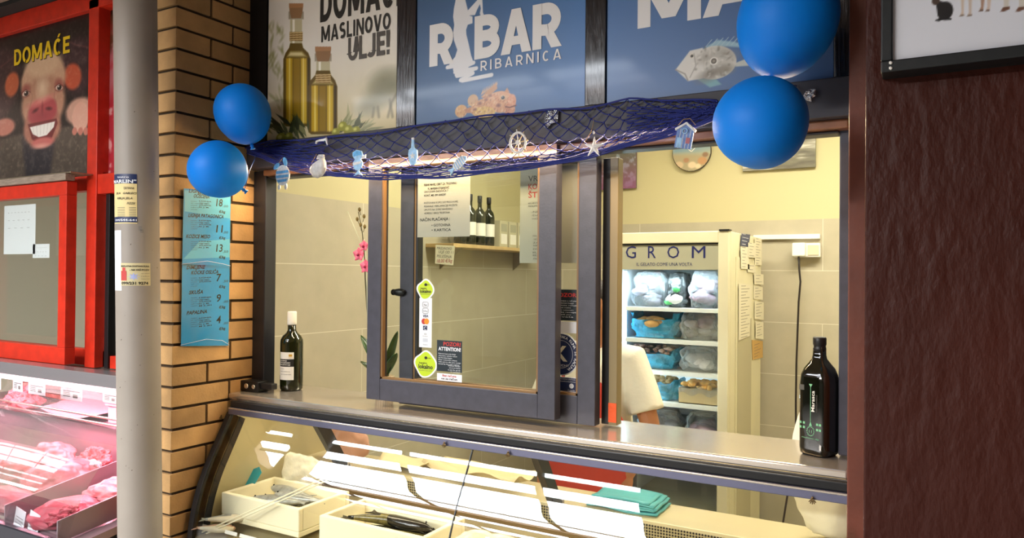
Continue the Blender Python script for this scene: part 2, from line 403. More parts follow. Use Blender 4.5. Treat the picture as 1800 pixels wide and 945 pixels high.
# canopy over the aisle, the market hall beyond it; unseen roof openings shaped to steer light
m = MB(); m.box((-9, -.42, 3.1), (9, 5.3, 3.2), soffit); m.box((-1.75, -9, 3.1), (9, -.42, 3.2), soffit); m.box((-9, -1.55, 3.1), (-1.75, -1.27, 3.2), soffit); m.box((-9, -9, 3.1), (-5.6, -.42, 3.2), soffit); smesh('ceiling', m)
m = MB(); m.box((2.9, -9, 0), (3.1, 1.75, 3.1), brown_rough); smesh('wall_light_block', m)  # unseen wall added to keep sky light off the brick pier
m = MB()
for k in range(6): m.box((-9+k*1.28, -4.2, 3.16), (-8.96+k*1.28, -.42, 3.2), darkmat)
for y in (-.60, -.98, -1.9, -2.15, -2.5): m.box((-9, y, 3.15), (-1.75, y+(.012 if y > -1 else .07), 3.19), darkmat)
m.box((-9, -2.15, 3.15), (-1.75, -1.9, 3.19), soffit)
smesh('trim_6', m, 'dark steel roof bars across the open market hall')
m = MB(); m.box((-9, -9.0, 3.1), (-1.75, -2.6, 3.2), soffit); smesh('ceiling_hall', m)
m = MB(); m.box((-9, -9.4, 0), (9, -9, 3.1), mat('far_stall_wall', '#6d6a66', rough=.8, var=(1.2, .4))); m.box((-9.2, -9.4, 0), (-9, 2.3, 3.1), darkmat); smesh('wall_hall', m)  # left end wall added to keep stray sky light out
# ---------------------------------------------------------------- serving window (window_1)
w1 = struct('window_1', 'slate framed sliding serving window of the fish stall')
m = MB()
m.box((-2.40, 2.10, 1.22), (-2.329, 2.157, 2.10), slate_dark)
m.box((-.215, 2.125, 1.225), (-.17, 2.19, 2.10), slate)
m.build('side_jamb', w1, bevel=.003)
m = MB(); m.box((-2.329, 2.085, 2.078), (-.19, 2.19, 2.102), copper); m.box((-2.329, 2.11, 2.070), (-.215, 2.17, 2.078), slate_dark); plabel(m.build('head_rail', w1, bevel=.004), 'copper brown head rail')
def sash(nm, x0, x1, y0, y1, z0, z1, ws, wb, wt, topm=None, gy=None):
    fr = MB(); zt = z1-wt
    fr.box((x0, y0, z0), (x0+ws, y1, z1), slate); fr.box((x1-ws, y0, z0), (x1, y1, z1), slate)
    fr.box((x0+ws, y0+.0005, z0), (x1-ws, y1, z0+wb), slate)
    s = fr.build(nm, w1, bevel=.002)
    t = MB(); t.box((x0+.0005, y0-.001, zt), (x1-.0005, y1, z1+.002), topm or slate); t.build('top_rail', s, bevel=.002)
    b = MB(); e = .007
    for lo, hi in (((x0+ws, y0+.004, z0+wb), (x0+ws+e, y0+.02, zt)), ((x1-ws-e, y0+.004, z0+wb), (x1-ws, y0+.02, zt)),
                   ((x0+ws, y0+.004, z0+wb), (x1-ws, y0+.02, z0+wb+e))): b.box(lo, hi, bead)
    plabel(b.build('glazing_bead', s), 'gold brown glazing bead')
    g = MB(); g.box((x0+ws, gy, z0+wb), (x1-ws, gy+.004, zt), glass); g.build('glass_pane', s)
    return s
s1 = sash('sliding_sash', -1.770, -1.016, 2.068, 2.108, 1.242, 2.098, .061, .076, .03, lit_wood, 2.088)
s2 = sash('sliding_sash', -1.668, -.906, 2.125, 2.165, 1.226, 2.076, .060, .088, .03, slate, 2.145)
m = MB(); m.box((-1.668+.062, 2.13, 1.314), (-1.668+.075, 2.16, 2.03), slate_dark); m.build('seal_strip', s2)
m = MB(); m.box((-.906, 2.176, 1.226), (-.880, 2.21, 2.06), blackrub); m.box((-.880, 2.17, 1.226), (-.852, 2.21, 2.06), mat('lit_frame_edge', '#857652', rough=.4)); m.build('meeting_stile', w1, bevel=.002)  # black strip stands for the shaded gap; edge colour carries the lit look
tp = MB(); tp.box((-.8795, 2.168, 1.235), (-.853, 2.1695, 1.295), mat('orange_tape', '#e2571c', rough=.5, bump=(80,.6,.004))); plabel(tp.build('tape_patch', w1), 'scuffed orange tape')
lt = MB(); lt.box((-2.43, 2.045, 1.222), (-2.30, 2.10, 1.262), blackrub); lt.box((-2.30, 2.055, 1.235), (-2.235, 2.085, 1.258), blackrub)
lt.tube([(-2.36, 2.043, 1.243), (-2.36, 2.038, 1.243)], .011, steel, 12); lt.tube([(-2.32, 2.043, 1.243), (-2.32, 2.038, 1.243)], .009, steel, 12)
plabel(lt.build('latch_block', w1, bevel=.003), 'black latch block')
m = MB(); m.tube([(-1.69, 2.115, 1.625), (-1.69, 2.16, 1.625)], .011, blackrub, 12); m.ico((-1.665, 2.118, 1.625), (.03, .012, .014), blackrub, 2); m.build('window_knob', w1)
# ---------------------------------------------------------------- red stall window (window_2)
w2 = struct('window_2', 'red framed sliding window of the meat stall')
y = 2.10; m = MB()
m.box((-4.9, y, 2.955), (-2.62, y+.08, 3.05), redp); m.box((-3.555, y, 1.23), (-3.475, y+.08, 3.0), redp)
m.box((-4.9, y+.03, 2.085), (-3.475, y+.08, 2.17), redp); m.box((-3.475, y+.005, 2.06), (-2.62, y+.08, 2.155), redp)
m.box((-3.40, y+.03, 1.23), (-2.62, y+.08, 1.29), redp); m.box((-4.9, y+.04, 1.23), (-3.475, y+.08, 1.31), redp)
m.build('window_frame', w2, bevel=.003)
m = MB(); x0, x1 = -4.75, -3.545; ya, yb = 2.0, 2.05
m.box((x0, ya, 1.25), (x1, yb, 1.33), redp); m.box((x0, ya, 2.05), (x1, yb, 2.115), redp); m.box((x1-.062, ya, 1.33), (x1, yb, 2.05), redp); m.box((x0, ya, 1.33), (x0+.06, yb, 2.05), redp)
s = m.build('sliding_sash', w2, bevel=.003)
g = MB(); g.box((x0+.06, 2.02, 1.33), (x1-.062, 2.024, 2.05), glass); g.build('glass_pane', s)
g = MB(); g.box((-3.475, 2.15, 1.29), (-3.3, 2.154, 2.06), glass); g.box((-4.9, 2.155, 1.31), (-3.555, 2.159, 2.085), glass); g.build('glass_pane', w2)
m = MB(); m.box((-3.43, 2.12, 1.23), (-3.40, 2.18, 2.06), blackrub); m.box((-3.37, 2.14, 1.23), (-3.34, 2.18, 2.06), steel_satin); m.box((-3.30, 2.12, 1.29), (-3.26, 2.18, 2.06), blackrub); m.build('track_post', w2, bevel=.002)
m = MB(); m.box((-4.9, 1.985, 2.118), (-3.53, 2.03, 2.150), mat('weathered_drip_board', '#8d7f70', rough=.7, var=(20, .25), stretch=(1, 6, 6))); m.box((-4.9, 1.99, 2.150), (-3.5, 2.10, 2.156), steel_satin); plabel(m.build('drip_board', w2, bevel=.002), 'weathered beige drip board')
# meat stall interior behind its window
m = MB(); m.box((-7, 4.2, 0), (-2.75, 4.3, 3.0), mat('meat_stall_wall', '#b9b6b0', rough=.7, var=(2, .2))); m.box((-2.80, 2.3, 0), (-2.705, 4.2, 3.0), white_wall); m.box((-7, 2.2, 3.0), (-2.7, 4.3, 3.1), white_wall); m.box((-7.1, 1.4, 0), (-7, 4.3, 3.1), white_wall); smesh('wall_meat_stall', m)  # outer left wall added to stop sky light flooding the stall
m = MB(); m.box((-7, 1.96, 3.06), (-2.62, 2.0, 3.10), soffit); m.box((-7, 2.18, 3.05), (-2.66, 2.3, 3.1), darkmat); m.box((-7, 2.02, 3.052), (-2.62, 2.20, 3.10), darkmat); smesh('trim_7', m)
# ---------------------------------------------------------------- heavy block capitals drawn as cut-out strokes
def _stroke(P, t, closed=False):
    """thick polyline with mitred joints -> list of quads"""
    P = [Vector(p) for p in P]; n = len(P); L = []
    for i in range(n):
        a = P[i-1] if (i or closed) else None; c = P[(i+1) % n] if (i < n-1 or closed) else None
        d1 = (P[i]-a).normalized() if a is not None else None; d2 = (c-P[i]).normalized() if c is not None else None
        d = (d1+d2).normalized() if d1 is not None and d2 is not None and (d1+d2).length > 1e-4 else (d1 or d2)
        nn = Vector((-d.y, d.x)); k = 1
        if d1 is not None and d2 is not None: k = 1/max(.45, nn.dot(Vector((-d1.y, d1.x))))
        L.append((P[i]+nn*t/2*k, P[i]-nn*t/2*k))
    return [[tuple(L[i][0]), tuple(L[i][1]), tuple(L[(i+1) % n][1]), tuple(L[(i+1) % n][0])] for i in range(n if closed else n-1)]
def _arc(cx, cy, rx, ry, a0, a1, n=14): return [(cx+rx*math.cos(math.radians(a0+(a1-a0)*i/n)), cy+ry*math.sin(math.radians(a0+(a1-a0)*i/n))) for i in range(n+1)]
BW = dict(D=.62, O=.68, M=.84, A=.72, C=.60, E=.50, S=.56, L=.48, I=.0, N=.68, V=.70, U=.62, J=.42, R=.62, B=.62, T=.56)
def bglyph(ch, t, hs=1.0):
    """polygons of one capital, height 1, stroke weight t; hs scales the width"""
    acc = None
    if ch == 'Ć': ch, acc = 'C', 'ac'
    if ch == 'Š': ch, acc = 'S', 'ca'
    if ch == '!': return [[(0,.30),(t,.30),(t*1.1,1),(-t*.1,1)], [(0,0),(t,0),(t,t),(0,t)]], t
    w = t if ch == 'I' else BW.get(ch, .6)*hs+t*.35; l, r, b, u = t/2, w-t/2, t/2, 1-t/2; P = []
    S_ = lambda pts, c=False: P.extend(_stroke(pts, t, c))
    bar = lambda x0, y0, x1, y1: P.append([(x0,y0),(x1,y0),(x1,y1),(x0,y1)])
    if ch == 'I': bar(0, 0, t, 1)
    elif ch == 'D': bar(0, 0, t, 1); S_([(l,b)]+_arc(w*.42, .5, r-w*.42, .5-b, -90, 90)+[(l,u)])
    elif ch == 'O': S_(_arc(w/2, .5, w/2-l, .5-b, 0, 360, 32)[:-1], True)
    elif ch == 'C': S_(_arc(w/2, .5, w/2-l, .5-b, 48, 312, 26))
    elif ch == 'U': S_([(l,1),(l,w/2)]+_arc(w/2, w/2, w/2-l, w/2-b, 180, 360)+[(r,w/2),(r,1)])
    elif ch == 'J': S_([(r,1),(r,w*.55)]+_arc(w*.40, w*.55, r-w*.40, w*.55-b, 0, -150, 12))
    elif ch == 'E': bar(0, 0, t, 1); [bar(0, y, w*(1 if y != .5-t/2 else .9), y+t) for y in (0, .5-t/2, 1-t)]
    elif ch == 'L': bar(0, 0, t, 1); bar(0, 0, w, t)
    elif ch == 'T': bar(w/2-t/2, 0, w/2+t/2, 1); bar(0, 1-t, w, 1)
    elif ch == 'M': bar(0, 0, t*.95, 1); bar(w-t*.95, 0, w, 1); P.append([(0,1),(t*1.1,1),(w/2+t*.5,.12),(w/2-t*.5,.12)]); P.append([(w-t*1.1,1),(w,1),(w/2+t*.5,.12),(w/2-t*.5,.12)])
    elif ch == 'N': bar(0, 0, t*.95, 1); bar(w-t*.95, 0, w, 1); P.append([(0,1),(t*1.1,1),(w,0),(w-t*1.1,0)])
    elif ch == 'A': c = w/2; P.append([(0,0),(t*1.08,0),(c+t*.42,1),(c-t*.52,1)]); P.append([(w,0),(w-t*1.08,0),(c-t*.42,1),(c+t*.52,1)]); bar(w*.2, .19, w*.8, .19+t*.78)
    elif ch == 'V': c = w/2; P.append([(0,1),(t*1.08,1),(c+t*.42,0),(c-t*.52,0)]); P.append([(w,1),(w-t*1.08,1),(c-t*.42,0),(c+t*.52,0)])
    elif ch == 'R': bar(0, 0, t, 1); S_([(l,.40+t*.1)]+_arc(w*.48, (.40+u)/2, r-w*.48, (u-.40)/2, -90, 90)+[(l,u)]); P.append([(w*.36,.42),(w*.36+t*1.05,.42),(w*1.04,0),(w*1.04-t*1.15,0)])
    elif ch == 'B': bar(0, 0, t, 1); S_([(l,.52)]+_arc(w*.46, (.52+u)/2, (r-w*.46)*.9, (u-.52)/2, -90, 90)+[(l,u)]); S_([(l,b)]+_arc(w*.46, (.52+b)/2, r-w*.46, (.52-b)/2, -90, 90)+[(l,.52)])
    elif ch == 'S': S_(_arc(w/2, .5+(.5-b)/2, w/2-l, (.5-b)/2, 40, 270, 16)+_arc(w/2, b+(.5-b)/2, w/2-l, (.5-b)/2, 80, -140, 16))
    if acc == 'ac': P.append([(w*.42,1.07),(w*.42+t*.8,1.07),(w*.62+t*.8,1.27),(w*.62-t*.1,1.27)])
    if acc == 'ca': P.append([(w*.5-t*.3,1.07),(w*.5+t*.3,1.07),(w*.5+t*1.2,1.25),(w*.5+t*.5,1.25)]); P.append([(w*.5-t*.3,1.07),(w*.5+t*.3,1.07),(w*.5-t*.5,1.25),(w*.5-t*1.2,1.25)])
    return P, w
def block(m, fr, s, u, v, h, mt, d, width, t=.22, gap=.09, hs=1.0):
    xs = []; x = 0
    for ch in s:
        if ch == ' ': x += .3; continue
        P, w = bglyph(ch, t, hs); xs.append((x, P)); x += w+gap
    tot = x-gap; kx = width/tot
    nq = 0
    for x0, P in xs:
        for q in P:
            nq += 1
            pts = [(u+(x0+a)*kx, v+b*h) for a, b in q]; ar = sum(pts[i][0]*pts[(i+1) % 4][1]-pts[(i+1) % 4][0]*pts[i][1] for i in range(4))
            if ar < 0: pts = pts[::-1]
            m.add([fr.p(a, b, d+.00004*(nq % 40)) for a, b in pts], [(0,1,2,3)], mt)
# ---------------------------------------------------------------- fish counter
deckm = mat('case_deck', '#b9ac88', rough=.38, metal=.35, var=(5, .08))
ledgem = mat('case_ledge', '#bfb28e', rough=.42, metal=.15, var=(4, .07))
wellm = mat('case_well_back', '#6f5a38', rough=.4, metal=.4)
ventm = mat('perforated_steel', '#8d8266', rough=.4, metal=.5)
nt = ventm.node_tree; b_ = nt.nodes['Principled BSDF']; L_ = nt.links.new
vo = nt.nodes.new('ShaderNodeTexVoronoi'); vo.inputs['Scale'].default_value = 105; vo.inputs['Randomness'].default_value = .0
L_([n for n in nt.nodes if n.type == 'MAPPING'][0].outputs[0], vo.inputs['Vector'])
lt_ = nt.nodes.new('ShaderNodeMath'); lt_.operation = 'LESS_THAN'; lt_.inputs[1].default_value = .36; L_(vo.outputs['Distance'], lt_.inputs[0])
mx = nt.nodes.new('ShaderNodeMix'); mx.data_type = 'RGBA'; mx.inputs[6].default_value = rgb('#a39774'); mx.inputs[7].default_value = rgb('#15120c'); L_(lt_.outputs[0], mx.inputs[0]); L_(mx.outputs[2], b_.inputs['Base Color'])
[n for n in nt.nodes if n.type == 'MAPPING'][0].inputs['Scale'].default_value = (1, .0, 1)
foam = mat('white_foam', '#efe6c8', rough=.8, bump=(260, .25, .002))
clearbag = film('clear_plastic_film', '#efe9d6', .22, .18, (38, .8, .01))
milkbag = film('milky_plastic_film', '#efe8d2', .5, .25, (30, .8, .012))
olive_strip = mat('olive_tinted_edge', '#5c4c22', rough=.2, metal=.2)
CX0, CX1 = -2.36, -.157
ct = thing('counter_top', 'brushed stainless steel counter running under the serving window', 'counter', (-1.27, 2.14, 1.195))
m = MB(); m.box((-2.395, 1.984, 1.197), (-.178, 2.29, 1.2205), steel); m.build('steel_slab', ct, bevel=.006, seg=3)
m = MB(); m.box((-2.395, 1.990, 1.190), (-.178, 2.0, 1.198), steel); m.build('folded_lip', ct, bevel=.002)
case = thing('display_case', 'glass fronted fish display case under the steel counter', 'display case', (-1.26, 2.2, 0))
PROF = [(1.964,1.152),(1.949,1.120),(1.934,1.089),(1.900,1.034),(1.867,.977),(1.845,.930),(1.826,.883),(1.810,.826),(1.799,.769),(1.791,.70),(1.788,.62)]
def _cr(P, n=5):
    out = []
    for i in range(len(P)-1):
        a, b, c, d = (Vector(P[max(0, i-1)]), Vector(P[i]), Vector(P[i+1]), Vector(P[min(len(P)-1, i+2)]))
        for k in range(n):
            t = k/n; out.append(tuple(.5*(2*b+(c-a)*t+(2*a-5*b+4*c-d)*t*t+(3*b-a-3*c+d)*t**3)))
    return out+[P[-1]]
PROF = [(1.964,1.152),(1.934,1.096),(1.897,1.030),(1.865,.972),(1.838,.912),(1.817,.850),(1.802,.785),(1.793,.715),(1.790,.62)]
PROF = _cr(PROF)
def pnorm(i):
    a = Vector(PROF[max(0, i-1)]); b = Vector(PROF[min(len(PROF)-1, i+1)]); t = (b-a).normalized(); return Vector((-t.y, t.x)) if -t.y > 0 else Vector((t.y, -t.x))   # inward, +y
def strip(m, x0, x1, o0, o1, mt, i0=0, i1=None):
    """a band that follows the curved profile between two inward offsets"""
    loops = []
    for i in range(i0, i1 or len(PROF)):
        n = pnorm(i); a = Vector(PROF[i])+n*o0; b = Vector(PROF[i])+n*o1
        loops.append([(x0, a.x, a.y), (x1, a.x, a.y), (x1, b.x, b.y), (x0, b.x, b.y)])
    m.ring(loops, mt, smooth=False)
m = MB(); m.box((CX0, 1.963, 1.172), (CX1, 1.983, 1.1955), blackrub); m.build('black_edge_strip', case, bevel=.003)
m = MB(); m.box((CX0, 1.955, 1.146), (CX1, 1.978, 1.172), rail_blue); m.box((CX0, 1.953, 1.166), (CX1, 1.957, 1.172), steel); plabel(m.build('front_rail', case, bevel=.003), 'blue grey metal rail over the glass')
XJ = -1.248
for a, b in ((CX0+.012, XJ-.0015), (XJ+.0015, CX1)):
    m = MB(); n = len(PROF)
    for off in (0, .005):
        vs = []
        for i in range(n):
            q = Vector(PROF[i])+pnorm(i)*off; vs += [(a, q.x, q.y), (b, q.x, q.y)]
        m.add(vs, [(2*i, 2*i+1, 2*i+3, 2*i+2) if off else (2*i+2, 2*i+3, 2*i+1, 2*i) for i in range(n-1)], glass_v, True)
    for x in (a, b):
        vs = []
        for i in range(n):
            q = Vector(PROF[i]); w = q+pnorm(i)*.005; vs += [(x, q.x, q.y), (x, w.x, w.y)]
        m.add(vs, [(2*i, 2*i+1, 2*i+3, 2*i+2) for i in range(n-1)], glass_v)
    m.build('curved_glass', case)
m = MB(); strip(m, XJ-.0015, XJ+.0015, -.0005, .006, blackrub); m.build('joint_seal', case)
m = MB(); strip(m, -2.374, -2.348, -.003, .012, blackrub); strip(m, -2.372, -2.356, .012, .048, olive_strip); strip(m, -2.372, -2.35, .048, .075, blackrub); plabel(m.build('end_frame', case, bevel=.001), 'black curved end frame')
m = MB(); m.prism(Fr((-2.372,0,0),(0,1,0),(0,0,1)), [(a_+.02, b_) for a_, b_ in PROF]+[(2.52,.62),(2.52,1.172)], 0, .016, mat('case_end_panel', '#b5a880', rough=.45)); m.build('end_wall', case)
D0, D1 = (1.80, .715), (2.32, .785)     # deck front / back (y, z)
def deckz(y): return D0[1]+(y-D0[0])*(D1[1]-D0[1])/(D1[0]-D0[0])
m = MB(); m.add([(CX0, D0[0], D0[1]), (CX1, D0[0], D0[1]), (CX1, D1[0], D1[1]), (CX0, D1[0], D1[1]), (CX0, D0[0], D0[1]-.03), (CX1, D0[0], D0[1]-.03), (CX1, D1[0], D1[1]-.03), (CX0, D1[0], D1[1]-.03)],
    [(0,1,2,3),(7,6,5,4),(0,4,5,1),(1,5,6,2),(2,6,7,3),(3,7,4,0)], deckm)
for x in (-1.62, -.95): m.box((x-.002, 1.83, deckz(1.83)), (x+.002, 2.3, deckz(2.3)-.03), steel)
m.build('deck', case)
m = MB(); m.box((CX0, 2.320, .70), (CX1, 2.335, .832), wellm); m.build('well_back', case)
m = MB(); m.box((CX0, 2.316, .832), (CX1, 2.335, .890), ventm); m.build('vent_grille', case, bevel=.002)
m = MB(); m.box((CX0, 2.312, .890), (CX1, 2.52, .902), ledgem); m.build('rear_ledge', case, bevel=.002)
for x in (-2.09, -1.125):
    m = MB(); fr = Fr((x-.012, 0, 0), (0,1,0), (0,0,1)); m.prism(fr, [(2.275,.90),(2.335,.90),(2.155,1.17),(2.09,1.17)], 0, .026, blackrub)
    m.tube([(x+.03, 2.30, .90), (x+.03, 2.30, .935)], .004, steel, 8)
    m.build('slanted_bracket', case, bevel=.002)
m = MB(); m.box((CX0, 1.79, .1), (CX1, 1.80, .62), white_paint); m.box((CX0, 1.80, .1), (CX1, 2.52, .14), white_paint); m.box((CX0+.02, 1.86, 0), (CX1-.02, 2.46, .1), blackrub); m.box((CX0, 2.50, .14), (CX1, 2.52, .89), white_paint); m.box((CX1-.01, 1.86, .1), (CX1, 2.3, .70), white_paint); m.build('case_body', case, bevel=.004)
m = MB(); a, b = at_y(605, 825, 1.925), Vector((-2.335, 1.822, .735))
for k in (0, .024): m.tube([(a.x+k, a.y, a.z), (b.x+k, b.y+.002, b.z)], .0026, foam, 6)
plabel(m.build('divider_strip', case), 'pale strip leaning inside the glass')
for px, py in ((389, 733), (781, 781), (893, 798), (1428, 879)):
    c = at_y(px, py, 1.948); m = MB()
    for k in range(5): an = PI*(.15+.175*k); m.tube([c+Vector((0,0,.006)), c+Vector((-math.cos(an)*.009, -.002, -math.sin(an)*.009))], .0014, wellm, 5)
    m.ico(c+Vector((0,0,.006)), .0035, wellm, 1); m.build('glass_clip', case)
m = MB()
for px0, py0, px1, py1 in ((416,902,432,905),(442,909,452,911),(458,914,476,920),(481,921,541,938)):
    m = MB(); a = at_z(px0, py0, .745); b = at_z(px1, py1, .745); a.y = b.y = 1.84
    m.add([a, b, b+Vector((0,.004,.012)), a+Vector((0,.004,.012)), a+Vector((0,.004,-.001)), b+Vector((0,.004,-.001))], [(0,1,2,3),(4,3,2,5),(0,4,5,1),(0,3,4),(1,5,2)], white_paint); m.build('price_insert', case)
# fish -------------------------------------------------------------------------
silver = mat('fish_silver_skin', '#9a9a94', rough=.28, var=(40, .35), bump=(140, .3, .003), metal=.2)
darkfish = mat('fish_dark_skin', '#1d1a14', rough=.18, var=(30, .5), bump=(90, .3, .003), coat=.4)
paleb = mat('fish_pale_belly', '#d9cfb6', rough=.3, var=(30, .1)); pinkb = mat('fish_pink_flesh', '#caa48c', rough=.35, var=(35, .2))
oliveb = mat('fish_olive_belly', '#6e6234', rough=.25, var=(50, .5))
eye_b = mat('fish_eye_black', '#0a0a0a', rough=.1)
def fish(label, loc, L, h, w, head, roll=0, pitch=0, back=silver, belly=paleb, bend=.0, group=None, lift=0):
    """a whole fish lying on its side; loc is the middle underneath"""
    rot = Matrix.Rotation(head, 3, 'Z') @ Matrix.Rotation(pitch, 3, 'Y') @ Matrix.Rotation(roll, 3, 'X')
    t = thing('fish', label, 'fish', loc, group, rot)
    prof = [(0,.05),(.03,.35),(.1,.68),(.22,.92),(.38,1),(.55,.86),(.72,.55),(.86,.27),(.93,.2)]
    vs = MB(); n = 12; loops = []
    for s_, r_ in prof:
        y0 = bend*math.sin(s_*PI)
        loops.append([Vector((L*(.5-s_), y0+h/2*r_*math.cos(2*PI*j/n), w/2*1.0+w/2*r_**.7*math.sin(2*PI*j/n))) for j in range(n)])
    vs.ring(loops, back); k = len(vs.mats); vs.mats.append(belly)
    for i, f in enumerate(vs.f):
        c = sum((vs.v[q] for q in f), Vector())/len(f)
        if c.y-bend*math.sin((.5-c.x/L)*PI) < -h*.12: vs.mi[i] = k
    vs.build('body', t, local=True)
    tf = MB(); x0 = L*(.5-.9); fr = Fr((0,0,w*.5), (1,0,0), (0,1,0))
    tf.prism(fr, [(x0,h*.1),(x0-L*.13,h*.42),(x0-L*.09,0),(x0-L*.13,-h*.42),(x0,-h*.1)], -.0012, .0012, back); tf.build('tail_fin', t, local=True)
    fi = MB(); fi.prism(fr, [(L*.14,h*.46),(0,h*.66),(-L*.2,h*.36)], -.001, .001, back); fi.build('dorsal_fin', t, local=True)
    e = MB(); e.ico((L*.42, h*.08, w*.86), (h*.07, h*.07, w*.12), eye_b, 1); e.build('eye', t, local=True)
    return t
def foam_box(label, x0, x1, y0, y1, z0, z1, t=.02):
    m = MB(); b = lambda lo, hi: m.box(lo, hi, foam)
    b((x0,y0,z0),(x1,y1,z0+t)); b((x0,y0,z0+t),(x1,y0+t,z1)); b((x0,y1-t,z0+t),(x1,y1,z1)); b((x0,y0+t,z0+t),(x0+t,y1-t,z1)); b((x1-t,y0+t,z0+t),(x1,y1-t,z1))
    for k in range(4): b((x0-.0012, y0-.0012, z0+.02+k*.024), (x1+.0012, y1+.0012, z0+.027+k*.024)) if False else None
    return tag(m.build('foam_box', bevel=.004), label, 'box', 'foam fish boxes')
BZ = deckz(1.9)+.008
foam_box('white foam box of grey fish with a blue tag, left in the case', -2.325, -1.925, 1.90, 2.16, deckz(2.16)+.001, .865)
foam_box('white foam box of dark eel-like fish, by the joint in the curved glass', -1.815, -1.375, 1.885, 2.12, deckz(2.12)+.001, .868)
bz1 = deckz(2.16)+.022; bz2 = deckz(2.12)+.022
for k, (x, y, hd, L, lf) in enumerate(((-2.18, 1.99, .15, .24, .02), (-2.13, 2.04, .05, .25, .022), (-2.10, 2.09, -.1, .24, .02), (-2.10, 1.97, .3, .22, .048), (-2.05, 2.03, .12, .24, .05), (-2.14, 2.07, -.05, .22, .05))):
    fish(['grey fish lying along the front of the left foam box', 'grey fish in the middle of the left foam box, under the others', 'grey fish against the rear wall of the left foam box', 'small grey fish on top at the front of the left foam box pile', 'grey fish on top in the middle of the left foam box pile', 'small grey fish on top of the pile, tucked under the blue tag'][k],
         (x, y, bz1+lf), L, .055, .034, hd+PI, back=silver, belly=paleb, group='grey fish in the left foam box')
for k, (x, y, hd, L, lf, bd) in enumerate(((-1.62, 1.95, -.1, .30, .018, .02), (-1.60, 2.0, .08, .32, .02, -.015), (-1.585, 2.05, 0, .30, .02, .02), (-1.62, 1.975, .2, .30, .052, .03), (-1.575, 2.02, -.12, .28, .055, -.02))):
    fish(['dark fish nearest the front wall of the right foam box', 'dark fish in the middle of the right foam box, under two others', 'dark fish nearest the rear wall of the right foam box', 'glossy dark fish arched on top of the right foam box pile', 'dark olive fish on top of the right foam box pile, behind the arched one'][k],
         (x, y, bz2+lf), L, .05, .04, hd, back=darkfish, belly=oliveb if k % 2 else darkfish, bend=bd, group='dark fish in the right foam box')
for k, (x, y, hd, L) in enumerate(((-2.285, 1.842, .5, .15), (-2.265, 1.862, .7, .17))):
    fish(['pale pinkish fish in the left corner of the case, nearest the glass', 'pale fish lying behind the pinkish one in the left case corner'][k], (x, y+.01*k, deckz(y)+.018+.028*k), L, .05, .03, hd, back=[pinkb, silver][k], belly=paleb, group='loose fish in the case corner')
m = MB(); fr = Fr(at_y(441, 838, 2.06), (1,0,.15), (.2,.5,.7)); m.prism(fr, [(-.045,-.045),(-.01,-.06),(.05,-.03),(.045,.02),(.01,.045),(-.03,.03)], 0, .002, mat('teal_tag', '#1aa2b8', rough=.4)); tag(m.build('price_tag'), 'teal plastic tag on the grey fish in the left foam box', 'tag')
m = MB(); fr = Fr((-1.855, 1.835, deckz(1.835)+.002), (1,0,0), (0,.3,.95)); m.prism(fr, [(-.02,0),(.02,0),(.022,.03),(-.018,.032)], 0, .002, MATS['teal_tag']); tag(m.build('price_tag'), 'small teal tag standing on the deck before the right foam box', 'tag')
def bag(nm, label, c, r, m_, seed, group=None, amp=.28, sub=4, neck=None, cat='bag', fq=1.5):
    b = MB(); c = Vector(c); b.ico(c, r, m_, sub, amp=amp, fq=fq, seed=seed)
    zmin = c.z-r[2]*.8
    for i, p in enumerate(b.v):
        if p.z < zmin: b.v[i] = Vector((p.x, p.y, zmin))
    if neck:
        top = c+Vector((0,0,r[2]*.8)); b.tube([top, top+Vector(neck)*.5, top+Vector(neck)], [r[0]*.35, r[0]*.12, r[0]*.3], m_, 10)
    return tag(b.build(nm), label, cat, group)
bag('plastic_bag', 'crumpled clear plastic bag at the left end of the display case', (-2.225, 2.215, deckz(2.23)+.085), (.085, .065, .1), milkbag, 3)
bag('plastic_bag', 'rumpled clear plastic bag to the right of the dark fish box', (-1.235, 1.98, deckz(2.0)+.072), (.115, .10, .07), milkbag, 5)
paper = mat('cream_wrapping_paper', '#d8c8a0', rough=.7, bump=(20, .4, .01)); pinkpaper = mat('faded_pink_paper', '#c99a86', rough=.7, bump=(20, .3, .01))
def sheet(nm, label, c, w, d, m_, seed, rot=0, amp=.03, group=None, cat='paper'):
    b = MB(); M = Matrix.Rotation(rot, 3, 'Z'); c = Vector(c)
    b.grid(lambda u, v: c+M @ Vector(((u-.5)*w, (v-.5)*d, .002+amp*(.6+noise.noise(Vector((u*2.2+seed, v*2.2, seed))))*(.25+abs(u-.5)+abs(v-.5)))), 14, 10, m_)
    return tag(b.build(nm, thick=.0015), label, cat, group)
sheet('wrapping_paper', 'cream wrapping paper on the rear ledge at the left', (-1.86, 2.43, .906), .26, .15, paper, 1, .1, .045)
sheet('wrapping_paper', 'loose cream paper sheet on the rear ledge behind the glass joint', (-1.52, 2.43, .906), .46, .15, paper, 2, -.15, .055)
bag('paper_bag', 'faded pink paper parcel at the back of the rear ledge', (-2.17, 2.425, .968), (.11, .045, .075), pinkpaper, 8, amp=.12, cat='parcel')
bluebag = film('blue_plastic_film', '#45c4f2', .62, .22, (22, 1.0, .04))
